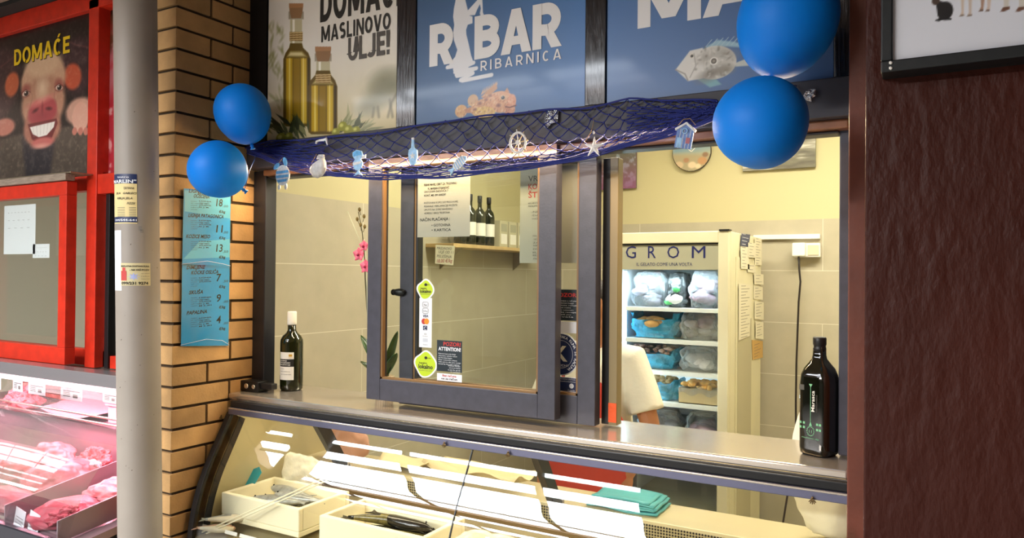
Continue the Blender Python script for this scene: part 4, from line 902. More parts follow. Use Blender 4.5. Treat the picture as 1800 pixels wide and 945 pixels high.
m = MB(); m.prism(fr, [(-2*k,10*k),(12*k,10*k),(11*k,15*k),(2*k,15.5*k)], .002, .008, MATS['shell_grey']); m.build('hinge', t, bevel=.001)
string_part(t, [fr.p(-12*k,5*k,.002), fr.p(-6*k,12*k,.004), fr.p(-3*k,17*k,.002)])
t, fr, k = orn('fish_ornament', 'upright blue and white fish ornament on the net beside the shell', 630, 284)
m = MB(); m.prism(fr, [(-9,13),(-2,16),(7,14),(9,8),(5,3),(9,-2),(7,-8),(1,-13),(-6,-10),(-9,-2),(-5,3),(-9,8)] and [(a*k, b*k) for a, b in ((-9,13),(-2,16),(7,14),(9,8),(5,3),(9,-2),(7,-8),(1,-13),(-6,-10),(-9,-2),(-5,3),(-9,8))], 0, .005, ob2); m.build('body', t, bevel=.0008)
m = MB(); m.prism(fr, [(a*k, b*k) for a, b in ((-8,12),(-2,15),(6,13),(7,9),(-7,7))], .005, .006, ob); m.prism(fr, [(a*k, b*k) for a, b in ((-7,-1),(7,0),(6,-3),(-7,-5))], .005, .006, ow); m.build('stripe', t)
m = MB(); m.prism(fr, [(a*k, b*k) for a, b in ((1,-12),(8,-19),(1,-17),(-7,-19))], .0, .004, ob2); m.build('tail', t); m = MB(); m.prism(fr, [(a*k, b*k) for a, b in ((7,6),(14,9),(13,4),(7,3))], .0, .004, ow); m.build('fin', t)
string_part(t, [fr.p(-2*k,15*k,.003), fr.p(0,24*k,.003)])
t, fr, k = orn('bottle_ornament', 'pale blue bottle ornament with white starfish mark, hung below the fascia post', 727, 268)
m = MB(); m.prism(fr, [(a*k, b*k) for a, b in ((-2.2,18),(2.2,18),(2.6,7),(7.5,3),(8,-6),(6,-15),(2,-18.5),(-4,-17.5),(-7,-10),(-8,-2),(-7,4),(-2.8,7))], 0, .006, ob2); m.build('body', t, bevel=.001)
m = MB(); m.prism(fr, [(a*k, b*k) for a, b in ((-2.4,18),(2.4,18),(2.2,21),(-2.2,21))], 0, .006, ow); m.build('stopper', t, bevel=.001)
m = MB(); pts = []
for i in range(10): a = PI/2+i*PI/5; r = (5.5 if i % 2 == 0 else 2)*k; pts.append((r*math.cos(a), -5*k+r*math.sin(a)))
m.prism(fr, pts, .006, .0068, ow); plabel(m.build('star_mark', t), 'white star mark'); string_part(t, [fr.p(-3*k,10*k,.003), fr.p(-4*k,16*k,.004), fr.p(0,20*k,.003)])
t, fr, k = orn('fish_ornament', 'slanting blue fish ornament with white ribs, middle of the net', 808, 287)
ca, sa = math.cos(.62), math.sin(.62); rt = lambda pts: [((a*ca-b*sa)*k, (a*sa+b*ca)*k) for a, b in pts]
m = MB(); m.prism(fr, rt(((16,0),(10,6),(0,7.5),(-9,5),(-13,1),(-13,-2),(-8,-5.5),(2,-7),(11,-5))), 0, .005, ob2); m.build('body', t, bevel=.001)
for x in (-10,-6,-2,2,6,10):
    m = MB(); h_ = 7.5*math.sqrt(max(.05, 1-(x/15)**2)); m.prism(fr, rt(((x-.9,-h_),(x+.9,-h_),(x+1.6,h_),(x-.2,h_))), .005, .0066, ow); m.build('rib', t)
m = MB(); m.prism(fr, rt(((-12,1),(-22,4),(-19,-1),(-23,-6),(-12,-2))), 0, .005, ob2); m.build('tail', t, bevel=.001); string_part(t, [fr.p(2*k,8*k,.003), fr.p(3*k,14*k,.003)])
t, fr, k = orn('ship_wheel_ornament', 'white wooden ship wheel ornament on the net under the scorpionfish sign', 912, 251)
m = MB(); m.tube([fr.p(13.5*k*math.cos(a), 15.5*k*math.sin(a), .006) for a in [2*PI*i/28 for i in range(28)]], 1.9*k, ow, 8, close=True); m.build('rim', t)
m = MB(); m.prism(fr, ngon(0, 0, 3.5*k, 4*k, 14), 0, .010, ow); m.build('hub', t, bevel=.001)
for i in range(8):
    a = 2*PI*i/8+.12; m = MB(); m.tube([fr.p(2*k*math.cos(a), 2*k*math.sin(a), .005), fr.p(14*k*math.cos(a), 16*k*math.sin(a), .006), fr.p(17.5*k*math.cos(a), 20.5*k*math.sin(a), .006)], [.8*k, .8*k, 1.4*k], mat('aged_gold_wood', '#b3a27c', rough=.6) if i == 0 and 'aged_gold_wood' not in MATS else MATS['aged_gold_wood'] if i % 2 else ow, 6); m.build('spoke', t)
string_part(t, [fr.p(0,16*k,.004), fr.p(-2*k,24*k,.003), fr.p(1*k,26*k,.0), fr.p(1*k,17*k,.003)])
t, fr, k = orn('starfish_ornament', 'white starfish ornament hanging from a twig-like string on the net', 1045, 259)
m = MB(); star = []
for i in range(10): a = PI/2+i*PI/5-.05; r = (22 if i % 2 == 0 else 6.5)*k; star.append((r*math.cos(a), r*math.sin(a)))
vs = [fr.p(0, 0, .011)]+[fr.p(a, b, .003) for a, b in star]+[fr.p(0, 0, -.002)]; fs = [(0, 1+i, 1+(i+1) % 10) for i in range(10)]+[(11, 1+(i+1) % 10, 1+i) for i in range(10)]
m.add(vs, fs, mat('starfish_white', '#e4e2df', rough=.75, bump=(200, .4, .003))); m.build('body', t, bevel=.0015)
string_part(t, [fr.p(-18*k,10*k,.0), fr.p(-6*k,24*k,.004), fr.p(-2*k,36*k,.004), fr.p(-1*k,48*k,.002)]); m = MB(); m.ico(fr.p(0,24*k,.006), (.004,.003,.006), ow, 1); m.build('bead', t)
t, fr, k = orn('beach_hut_ornament', 'blue and white beach hut ornament in front of the wall clock', 1204, 240)
ca, sa = math.cos(-.18), math.sin(-.18); rt = lambda pts: [((a*ca-b*sa)*k, (a*sa+b*ca)*k) for a, b in pts]
m = MB(); m.prism(fr, rt(((-15,-21),(15,-21),(15,12),(0,22),(-15,12))), 0, .006, oslate); m.build('body', t, bevel=.001)
for sgn in (-1, 1):
    m = MB(); m.prism(fr, rt(((0,25),(sgn*19,12),(sgn*17,8),(0,20.5))), -.001, .009, ow); m.build('roof_slat', t, bevel=.001)
m = MB(); m.prism(fr, rt(((-12,-20),(-3,-20),(-3,-3),(-12,-3))), .006, .0072, ob2); m.build('door', t); m = MB(); m.prism(fr, rt(((4,-12),(11,-12),(11,-2),(4,-2))), .006, .0072, mat('faded_red_wood', '#b06a72', rough=.7)); m.build('shutter', t)
m = MB(); m.tube([fr.p(*rt([(4.5*math.cos(a), 9+4.5*math.sin(a))])[0], .008) for a in [2*PI*i/14 for i in range(14)]], 1.1*k, ob2, 6, close=True); m.build('ring', t)
for x in (-8, -2, 4, 10):
    m = MB(); m.prism(fr, rt(((x-.5,-21),(x+.4,-21),(x+.4,12),(x-.5,12))), .006, .0066, ow); m.build('plank_line', t)
string_part(t, [fr.p(-12*k,20*k,.003), fr.p(-2*k,30*k,.004), fr.p(10*k,30*k,.004), fr.p(19*k,18*k,.003)])
for nm, lb, px, py, poly in (('foil_tape', 'crumpled silver tape patch on the beam between the ship wheel and the starfish', 969, 208, ((-12,-13),(-4,-15),(1,-9),(13,-7),(14,10),(4,14),(-8,12))), ('foil_tape', 'torn silver tape scrap on the dark beam right of the lower balloon', 1423, 167, ((-11,-3),(-4,-11),(4,-14),(6,-6),(12,-3),(11,9),(1,10),(-6,6)))):
    y = 2.045; c = at_y(px, py, y); k = (at_y(px+10, py, y)-c).x/10; fr = Fr(c, (1,0,0), (0,0,1)); m = MB(); n = len(poly)
    r = random.Random(px); vs = [fr.p(0, 0, .010)]+[fr.p(a*k, b*k, .003+r.uniform(0, .006)) for a, b in poly]+[fr.p(a*.5*k+r.uniform(-2, 2)*k, b*.5*k, .006+r.uniform(0, .008)) for a, b in poly]
    fs = [(0, 1+n+i, 1+n+(i+1) % n) for i in range(n)]+[(1+n+i, 1+i, 1+(i+1) % n, 1+n+(i+1) % n) for i in range(n)]
    m.add(vs, fs, foil); tag(m.build(nm, thick=.0008), lb, 'tape', 'foil tape on the beam')
# balloons -----------------------------------------------------------------------
latex = mat('blue_latex', '#007ce0', rough=.5, spec=.3, sss=.08)
rib = mat('blue_ribbon', '#12408c', rough=.5)
def balloon(label, px, py, y, rpx, rpz, axis, anchor):
    c = at_y(px, py, y); vc = RC.transposed() @ (c-CAM); tn = (vc.x/vc.z)**2; k = -vc.z/F/(1+.35*tn)
    t = thing('balloon', label, 'balloon', c, 'blue balloons tied to the beam'); r, rz = rpx*k, rpz*k
    Q = Vector(axis).normalized().to_track_quat('Z', 'Y').to_matrix(); prof = []
    for i in range(33):
        a = PI*i/32; z = math.cos(a); w = math.sin(a)*(1+.05*z); prof.append((max(.0004, r*w), rz*z if z > -.6 else rz*(z*1.03)))
    prof = prof[:-1]+[(.006, prof[-1][1]+.001), (.005, prof[-1][1]-.006)]
    m = MB(); m.lathe(prof[::-1], c, latex, 48, Q); m.build('skin', t)
    kn = c+Q @ Vector((0, 0, prof[-1][1])); m = MB(); m.lathe([(.003, .004), (.008, -.002), (.004, -.006), (.010, -.013), (.009, -.014)][::-1], kn, latex, 14, Q); m.build('knot', t)
    m = MB(); m.tube([kn+Q @ Vector((0,0,-.004)), (kn+Vector(anchor))/2+Vector((0,-.01,-.01)), Vector(anchor)], .0015, rib, 5); m.build('ribbon', t)
    return t
BA = at_y(1400, 150, 2.045); BL = at_y(455, 262, 2.045)
balloon('large blue balloon at the top right, above another balloon', 1383, 38, 1.84, 89, 102, (.25, .1, 1), BA)
balloon('blue balloon below the largest one, hiding the right end of the net', 1337, 217, 1.68, 84, 83, (-.2, -.75, .55), BA)
balloon('upper one of the two blue balloons by the brick pier', 427, 200, 1.90, 50, 55, (-.2, -.2, 1), BL)
balloon('lower one of the two blue balloons by the brick pier, over the price list', 383, 298, 1.76, 53, 52.5, (-.4, -.7, .6), BL)
# ---------------------------------------------------------------- stickers and papers on the sliding sashes
limeg = mat('lime_sticker', '#b7d021', rough=.45); stk_white = mat('white_sticker', '#e3e6ea', rough=.45); navyst = mat('navy_sticker', '#1d2a52', rough=.4); nearblack = mat('dark_teal_sticker', '#16242c', rough=.45)
redink = mat('red_print', '#b8322e', rough=.5); orangeink = mat('orange_print', '#e88a1e', rough=.5); paperw = mat('white_paper', '#b4b1a3', rough=.7); papery = mat('cream_note_paper', '#c6bb90', rough=.7); markerink = mat('marker_ink', '#20201c', rough=.6); redmarker = mat('red_marker_ink', '#8c2a22', rough=.6)
def pf(y):   # frame on a plane facing the street, with pixel lookup
    fr = wallF(0, 0, y); return fr, lambda px, py: (lambda p: (p.x, p.z))(at_y(px, py, y))
def quad(m, fr, q, px0, py0, px1, py1, d, mt, sl=None):
    a = q(px0, py0); b = q(px1, py1); m.slab(fr, a[0], b[1], b[0], a[1], d, d+.0008, mt)
def wline(m, fr, q, txt, px, py, hpx, mt, d, wpx=None, bold=0, rot=0, sh=0):
    u, v = q(px, py); h = q(px, py-hpx)[1]-v; w = (q(px+wpx, py)[0]-u) if wpx else None; m.text(fr, txt, u, v, h, mt, d, w, bold, rot=rot, sh=sh, res=2)
def blob(cx, cy, rx, ry, seed): return [(cx+rx*(1+.06*math.cos(4*a+seed)+.03*math.sin(3*a))*math.cos(a), cy+ry*(1+.06*math.cos(4*a+seed)+.03*math.sin(5*a))*math.sin(a)) for a in [2*PI*i/40 for i in range(40)]]
fr, q = pf(2.0872)
def lokal(t, px, py, rx, ry, small):
    c = q(px, py); k = (q(px+10, py)[0]-c[0])/10; kz = (q(px, py-10)[1]-c[1])/10
    m = MB(); m.prism(fr, blob(c[0], c[1], rx*k, ry*kz, .6), 0, .0006, stk_white); m.prism(fr, blob(c[0], c[1], (rx-2.6)*k, (ry-2.6)*kz, .6), .0006, .0011, limeg); m.build('lime_badge', t)
    m = MB(); wline(m, fr, q, 'kupujmo', px-rx*.55, py-ry*.08, 3.2, ink, .0016, rx*.7, .015); wline(m, fr, q, 'lokalno', px-rx*.62, py+ry*.28, 5.5 if small else 7, ink, .0016, rx*1.3, .03); wline(m, fr, q, 'zajedno smo jači', px-rx*.6, py+ry*.45, 1.5, inkgrey, .0016, rx*1.2)
    a = q(px+rx*.05, py-ry*.5); m.prism(fr, ngon(a[0], a[1], 2.6*k, 2.6*kz, 12), .0011, .0016, ink); wline(m, fr, q, 'mbe', px+rx*.2, py-ry*.44, 2.4, ink, .0016, rx*.3); m.build('lettering', t)
t = thing('payment_sticker', 'lime badge sticker with a long white strip of card payment logos under it', 'sticker', at_y(748, 611, 2.0872)); lokal(t, 748, 509, 15, 18, True)
m = MB(); a = q(737.5, 523); b = q(758.5, 611); m.slab(fr, a[0], b[1], b[0], a[1], -.0003, .0003, stk_white); m.build('white_strip', t)
m = MB(); 
def rrect(px, py, w, h, mt): 
    c = q(px, py); k = (q(px+10, py)[0]-c[0])/10; m.tube([fr.p(c[0]+w*k*math.copysign(abs(math.cos(a))**.5, math.cos(a)), c[1]+h*k*math.copysign(abs(math.sin(a))**.5, math.sin(a)), .0008) for a in [2*PI*i/20 for i in range(20)]], .0006, mt, 4, close=True)
rrect(748, 535, 5, 3.8, inkgrey); wline(m, fr, q, 'Pay', 745.5, 537, 3, inkgrey, .0009, 5); rrect(748, 546, 5, 3.8, inkgrey); wline(m, fr, q, 'G Pay', 744.5, 547.6, 2.6, inkgrey, .0009, 7)
wline(m, fr, q, 'VISA', 743, 557, 4.2, navyst, .0009, 10, .03, sh=.2)
for dx, mt, d in ((-2.2, redink, .0009), (2.6, orangeink, .0013)): c = q(747.5+dx, 564.5); k = (q(760, 564)[0]-q(750, 564)[0])/10; m.prism(fr, ngon(c[0], c[1], 4.2*k, 4.2*k, 18), .0004, d, mt)
quad(m, fr, q, 744, 572, 751, 580, .0004, navyst); wline(m, fr, q, 'C', 745.2, 579, 5.5, stk_white, .0014, 4.6)
wline(m, fr, q, 'o', 746, 588, 4, inkgrey, .0009, 4); wline(m, fr, q, 'Diners', 743.5, 591, 1.6, inkgrey, .0009, 9); quad(m, fr, q, 743.5, 594, 752, 601, .0003, mat('pale_logo', '#c6cbd2', rough=.5)); wline(m, fr, q, 'Maestro', 744, 606, 1.6, inkgrey, .0009, 8); m.build('card_logos', t)
t = thing('shop_local_sticker', 'larger lime badge sticker below the strip of card logos', 'sticker', at_y(748, 663, 2.0872)); lokal(t, 748, 640, 19.5, 23, False)
def notice(t, fr, q, x0, y0, x1, y1, txts, ysplit):
    m = MB(); quad(m, fr, q, x0, y0, x1, ysplit, 0, nearblack); quad(m, fr, q, x0, ysplit, x1, y1, 0, stk_white); m.build('card', t)
    m = MB(); W_ = x1-x0
    for tx, px, py, h, mt, w, bd in txts: wline(m, fr, q, tx, x0+px*W_, py, h, mt, .0014, w*W_, bd)
    m.build('lettering', t)
t = thing('notice_sticker', 'dark notice sticker reading POZOR ATTENTION at the bottom of the front pane', 'sticker', at_y(790, 672, 2.0872))
tx = [('POZOR!', .26, 607, 6.5, redink, .70, .03), ('ATTENTION!', .06, 615, 6, stk_white, .90, .03)]
for k, (s_, w) in enumerate((('Poštovani kupci, prije izlaska', .7), ('obavezno uzmite račun', .75), ('koji Vam izdaje blagajna', .55), ('Dear customers, please', .75), ('make sure to take your receipt', .9), ('issued by the cash register', .85), ('Without receipt', .5), ('you are not required', .45), ('to pay for goods', .5), ('or services', .4))): tx.append((s_, .06 if k < 6 else .94-w, 621.5+k*3.6, 2.1, stk_white, w, 0))
tx += [('Bez računa', .22, 661, 3.6, redink, .56, .02), ('ne za račun', .18, 666, 3.4, ink, .64, .02), ('Porezna uprava', .05, 670.5, 1.8, ink, .5, 0)]
notice(t, fr, q, 768.5, 597, 812, 672, tx, 655)
fr2, q2 = pf(2.1442)
t = thing('notice_sticker', 'dark POZOR notice sticker in the narrow gap between the two sash frames', 'sticker', at_y(1000, 585, 2.1442))
tx = [('POZOR!', .12, 521, 6.5, redink, .84, .03)]
for k in range(8): tx.append((['obavijest o računu', 'poštovani kupci', 'uzmite račun', 'uvijek tražite', 'dear customers', 'take receipt', 'thank you', 'hvala'][k], .2, 529+k*4, 2.2, stk_white, [.7,.6,.72,.5,.6,.7,.5,.6][k], 0))
notice(t, fr2, q2, 972, 508, 1017.5, 586, tx, 564)
t = thing('round_sticker', 'round navy sticker with a white K between the sash frames', 'sticker', at_y(988, 656, 2.1442)); c = q2(986, 622); k = (q2(996, 622)[0]-c[0])/10
m = MB(); m.prism(fr2, ngon(c[0], c[1], 32.5*k, 34*k, 44), 0, .0008, stk_white); m.prism(fr2, ngon(c[0], c[1], 30.8*k, 32.2*k, 44), .0008, .0014, navyst); m.build('disc', t)
m = MB(); m.tube([fr2.p(c[0]+21*k*math.cos(a), c[1]+22*k*math.sin(a), .0016) for a in [2*PI*i/40 for i in range(40)]], .0006, stk_white, 4, close=True)
m.text(fr2, 'K', c[0]-9*k, c[1]-10*k, 22*k, mat('cream_print', '#d9d4c0', rough=.5), .002, 21*k, .04); m.text(fr2, 'NACCHT', c[0]-13*k, c[1]-19*k, 3*k, stk_white, .002, 28*k)
word = 'SVAKA KUNA SE RAČUNA'
for i, ch in enumerate(word):
    if ch == ' ': continue
    a = 1.75-i*.145; m.text(fr2, ch, c[0]+24.5*k*math.cos(a), c[1]+25.5*k*math.sin(a), 4.4*k, stk_white, .002, rot=a-PI/2, bold=.015, align='c')
m.build('lettering', t)
t = thing('card_sticker', 'small navy card sticker under the round K sticker', 'sticker', at_y(1000, 690, 2.1442)); m = MB(); quad(m, fr2, q2, 970, 660, 1016.5, 690, 0, stk_white); quad(m, fr2, q2, 970, 661.5, 1015, 688.5, .0008, navyst); m.build('card', t)
m = MB(); wline(m, fr2, q2, 'kartično plaćanje', 986, 666, 2.2, stk_white, .0022, 26); wline(m, fr2, q2, 'beskontaktno', 986, 670, 2.2, stk_white, .0022, 26); c = q2(1005, 678); m.prism(fr2, ngon(c[0], c[1], 4*k, 4*k, 16), .0014, .002, stk_white); wline(m, fr2, q2, 'hpb', 999, 686, 2, stk_white, .0022, 12); m.build('lettering', t)
fr, q = pf(2.0945)
t = thing('paper_notice', 'printed shop notice with handwritten payment methods taped inside the front pane', 'notice', at_y(780, 415, 2.0945)); m = MB(); quad(m, fr, q, 735, 298, 826, 415, 0, paperw); m.build('sheet', t)
m = MB()
for s_, px, py, h, w, bd in (('RIBAR MARE, OBRT ZA TRGOVINU', 746, 327, 3.8, 57, .02), ('VL. MARIJAN STOJANOVIĆ', 752, 333.5, 3.6, 38, .02), ('OKO JOSIPA BADAVIČA 7', 746, 339, 3.4, 42, .01), ('KONT. MB: 099 0000297', 746, 345.5, 3.4, 38, .02), ('POŠTOVANI KUPCI SVE PRIGOVORE,', 746, 358.5, 3.2, 60, 0), ('POHVALE I REKLAMACIJE MOŽETE', 746, 364.5, 3.2, 58, 0), ('UPUTITI NA GORE NAVEDENU', 746, 370.5, 3.2, 50, 0), ('ADRESU I BROJ TELEFONA', 746, 376.5, 3.2, 45, 0)): wline(m, fr, q, s_, px, py, h, ink, .0012, w, bd)
m.build('print', t)
m = MB(); wline(m, fr, q, 'NAČIN PLAĆANJA :', 739, 389, 5, markerink, .0012, 52, .01, rot=.01); wline(m, fr, q, '• GOTOVINA', 759, 398, 4.4, markerink, .0012, 33, .01); wline(m, fr, q, '• KARTICA', 759, 406.5, 4.4, markerink, .0012, 34, .01); plabel(m.build('handwriting', t), 'handwritten marker lines')
t = thing('paper_note', 'small cream note with handwritten oil price, below the printed shop notice', 'note', at_y(783, 465, 2.0945)); c = [q(*p) for p in ((766,430),(800,432),(797,466),(765,463))]
m = MB(); m.prism(fr, c, 0, .0008, papery); m.build('sheet', t); m = MB()
for s_, px, py, w in (('MASLINOVO', 768, 438, 26), ('ULJE OD 1 l', 771, 444.5, 26), ('PELEŠINA', 768, 452, 26)): wline(m, fr, q, s_, px, py, 4.6, markerink, .0012, w, 0, -.05, .2)
wline(m, fr, q, '18,00 €/kg', 768, 461.5, 6, redmarker, .0012, 27, .01, .02, .2); plabel(m.build('handwriting', t), 'marker handwriting')
fr, q = pf(2.151)
t = thing('paper_notice', 'white notice with grey and red capitals, half hidden behind the sash stile', 'notice', at_y(960, 463, 2.151)); m = MB(); quad(m, fr, q, 915, 296, 1019, 462, 0, paperw); m.build('sheet', t); m = MB()
for s_, py, mt in (('VRE', 319, inkgrey), ('KOR', 333, redink), ('ŠTE', 347.5, redink)): wline(m, fr, q, s_, 929, py, 9.5, mt, .0012, 23, .015)
for k, (px, py, w) in enumerate(((929,359,18),(929,364,18),(934,374,14),(934,380,14),(934,386,14),(937,416,10),(938,422,9),(937,428,10),(938,433,9),(937,439,10),(937,445,10),(937,450,10),(938,456,9))): wline(m, fr, q, ['KUPCI,', 'MOLIMO', '-NE', '-DA', '-VAŠE', 'MALE', 'VEĆE', 'ZA', 'RIBU', 'SVE', 'ILI', 'BEZ', 'PAK'][k], px, py, 3, inkgrey, .0012, w)
m.build('print', t)
# ---------------------------------------------------------------- orchid on the counter
leafm = mat('orchid_leaf', '#2c4a1e', rough=.3, var=(30, .3)); stemm = mat('orchid_stem', '#3d3a1c', rough=.5); petal = mat('pink_petal', '#d8617e', rough=.5, var=(60, .25), sss=.1); pot = mat('cream_pot', '#c9b796', rough=.5); ribm = mat('brown_pot_rib', '#8d7a5c', rough=.5); bud = mat('orchid_bud', '#6b5a26', rough=.5)
pc = at_z(682, 696, 1.2207); pc.y = 2.232
t = thing('potted_orchid', 'pink orchid in a ribbed cream pot behind the sliding sash', 'plant', (pc.x, pc.y, 1.2207))
m = MB(); m.lathe([(.001,0),(.029,0),(.030,.004),(.037,.078),(.039,.080),(.036,.082),(.034,.074),(.001,.07)], (pc.x, pc.y, 1.2207), pot, 36); m.build('pot', t)
m = MB()
for i in range(24): a = 2*PI*i/24; m.tube([(pc.x+.0305*math.cos(a), pc.y+.0305*math.sin(a), 1.226), (pc.x+.0372*math.cos(a), pc.y+.0372*math.sin(a), 1.297)], .0018, ribm, 5)
plabel(m.build('pot_rib', t), 'brown vertical ribs')
for k, (an, L, up) in enumerate(((2.9, .13, .19), (.3, .06, .22), (1.6, .03, .10), (3.6, .12, .07), (-.1, .06, .12))):
    m = MB(); d = Vector((math.cos(an), .25*math.sin(an), 0)); s_ = Vector((-d.y, d.x, 0)).normalized(); b0 = Vector((pc.x, pc.y, 1.295))
    def lf(u, v): w = .028*math.sin(PI*min(1, .06+v*.94))**.7*(1 if v < .97 else .3); return b0+d*L*v+Vector((0,0,1))*(up*v-.06*v*v*up/.1*.3)+s_*(u-.5)*2*w+Vector((0,0,-.006*(1-abs(u-.5)*2)))
    m.grid(lf, 7, 14, leafm); m.build('leaf', t, thick=.0015)
S_ = [(683,660),(668,640),(652,600),(645,540),(642,490),(641,450),(637,410),(630,372)]
pts = [at_y(a, b, 2.232) for a, b in S_]; m = MB(); m.tube(pts, [.003,.003,.0028,.0026,.0024,.0022,.002,.0015], stemm, 8); m.build('stem', t)
m = MB(); m.tube([at_y(648, 650, 2.225), at_y(644, 470, 2.225), at_y(610, 370, 2.225)][0:2]+[at_y(640, 420, 2.225)], .0016, mat('clear_stake', '#b9bfa6', rough=.3), 6)
m.tube([at_y(640, 440, 2.226), at_y(611, 371, 2.226)], .0014, MATS['clear_stake'], 6); m.build('support_stake', t)
for a, b in ((632,368),(640,380),(628,385),(634,395),(641,398)):
    m = MB(); c = at_y(a, b, 2.232); m.ico(c, (.006,.006,.009), bud, 2); m.tube([c, at_y((a+636)/2, b+10, 2.232)], .0012, stemm, 5); m.build('bud', t)
for ci, (a, b, sz) in enumerate(((631,447,.028),(643,468,.028),(640,432,.022))):
    c = at_y(a, b, 2.222); m = MB()
    for i in range(5):
        an = PI/2+2*PI*i/5; w = .62 if i in (1, 4) else .4; dv = Vector((math.cos(an), 0, math.sin(an))); sv = Vector((-math.sin(an), 0, math.cos(an)))
        m.grid(lambda u, v: c+dv*sz*v+sv*(u-.5)*2*sz*w*math.sin(PI*(.12+.86*v))+Vector((0, -.006*v+.004*abs(u-.5)*2, 0)), 7, 7, petal)
    m.build('flower', t, thick=.001); q_ = MB(); q_.ico(c+Vector((0,-.007,-.002)), (.005,.006,.006), mat('flower_heart', '#8c1f46', rough=.5) if ci == 0 else MATS['flower_heart'], 2); q_.build('flower_lip', t)
# ---------------------------------------------------------------- freezer cabinet
cream = mat('cream_enamel', '#d6cfae', rough=.35, var=(3, .05)); inwhite = mat('freezer_liner', '#dfe6ea', rough=.5); greyglass = mat('header_panel', '#a9a78f', rough=.25); hdrink = mat('navy_letter', '#252a5e', rough=.4); coolglow = mat('freezer_light_tube', '#d4ecff', rough=.4, emit=7, ecol='#bfe2ff')
FX0, FX1, FY, FB, FZ = -1.60, -.933, 3.95, 4.80, 1.934
fz = thing('freezer_cabinet', 'tall cream glass door freezer full of bagged food, navy lettering on its header', 'freezer', ((FX0+FX1)/2, 4.4, 0))
m = MB(); w = .05
m.box((FX0, FY+.05, .12), (FX0+w, FB, FZ), cream); m.box((FX1-w, FY+.05, .12), (FX1, FB, FZ), cream); m.box((FX0+w, FB-.05, .12), (FX1-w, FB, FZ), cream); m.box((FX0+w, FY+.05, FZ-.05), (FX1-w, FB-.05, FZ), cream); m.box((FX0+w, FY+.05, .12), (FX1-w, FB-.05, .40), cream)
m.box((FX0+.03, FY+.1, 0), (FX1-.03, FB-.05, .12), blackrub); m.build('cabinet', fz, bevel=.004)
m = MB(); m.box((FX0+w, FB-.06, .40), (FX1-w, FB-.05, FZ-.05), inwhite); m.box((FX0+w, FY+.06, .40), (FX0+w+.004, FB-.06, FZ-.05), inwhite); m.box((FX1-w-.004, FY+.06, .40), (FX1-w, FB-.06, FZ-.05), inwhite); m.build('liner', fz)
d = MB(); s1_ = .055
d.box((FX0, FY, .14), (FX0+s1_, FY+.045, FZ), cream); d.box((FX1-s1_, FY, .14), (FX1, FY+.045, FZ), cream); d.box((FX0+s1_, FY, FZ-.062), (FX1-s1_, FY+.045, FZ), cream); d.box((FX0+s1_, FY, .14), (FX1-s1_, FY+.045, .36), cream)
door = d.build('door', fz, bevel=.004)
m = MB(); m.box((FX0+s1_, FY+.012, 1.728), (FX1-s1_, FY+.03, FZ-.062), greyglass); m.box((FX0+s1_, FY+.008, FZ-.070), (FX1-s1_, FY+.012, FZ-.062), blackrub); hp = m.build('header_panel', door)
fr, q = pf(FY+.0115); m = MB()
for ch, a, b in (('G',1100,1118),('R',1139,1153),('O',1173,1194),('M',1216,1240)): wline(m, fr, q, ch, a, 453.5, 21, hdrink, .001, b-a, .0)
wline(m, fr, q, 'IL GELATO COME UNA VOLTA', 1119, 467, 5.6, hdrink, .001, 98); m.build('lettering', door)
m = MB(); m.box((FX0+s1_, FY+.02, .36), (FX1-s1_, FY+.024, 1.728), glass); m.build('glass_pane', door)
m = MB(); m.box((FX1-.05, FY-.006, FZ), (FX1+.004, FY+.05, FZ+.008), blackrub); plabel(m.build('hinge', fz), 'dark top hinge')
m = MB(); m.box((FX1, FY+.16, .2), (FX1+.004, FB-.12, 1.80), cream); m.box((FX1+.004, FY+.20, .26), (FX1+.006, FB-.30, 1.45), mat('side_recess', '#b3ab8c', rough=.45)); m.build('side_panel', fz, bevel=.002)
m = MB(); m.box((FX0+.056, FY+.062, .45), (FX0+.074, FY+.08, 1.72), coolglow); m.build('light_tube', fz)
SHZ = [1.516, 1.338, 1.163, .990, .80, .60]
for z in SHZ:
    m = MB(); m.box((FX0+.055, FY+.07, z-.014), (FX1-.055, FB-.06, z), white_paint); m.box((FX0+.055, FY+.062, z-.02), (FX1-.055, FY+.07, z+.002), white_paint); m.build('shelf', fz)
def ptext(o): return o
clearb = film('crinkled_clear_film', '#cfd4d6', .16, .16, (24, 1.0, .05)); darkbag = mat('dark_printed_bag', '#2f3130', rough=.25, var=(14, .6), bump=(40, .8, .01)); bread = mat('bread_crust', '#c39355', rough=.8, var=(25, .25)); breadcut = mat('bread_crumb', '#e3c690', rough=.85); pieces_o = mat('orange_pieces', '#e0a44c', rough=.6, var=(30, .3)); pieces_b = mat('brown_pieces', '#a3875a', rough=.7, var=(30, .3)); pieces_m = mat('mixed_shellfish', '#c9b0a0', rough=.55, var=(45, .6, '#7a4338')); meatgrey = mat('frozen_grey_meat', '#8d8890', rough=.5, var=(18, .4)); squid = mat('frozen_pale_fish', '#cfc7c2', rough=.5, var=(18, .2)); carton = mat('ribbed_carton', '#c3a777', rough=.8, bump=(300, .6, .003), stretch=(1, 1, .05)); pinkmeat = mat('frozen_pink_meat', '#a78a94', rough=.5, var=(18, .3)); greenp = mat('green_print_patch', '#3f8f4a', rough=.4)
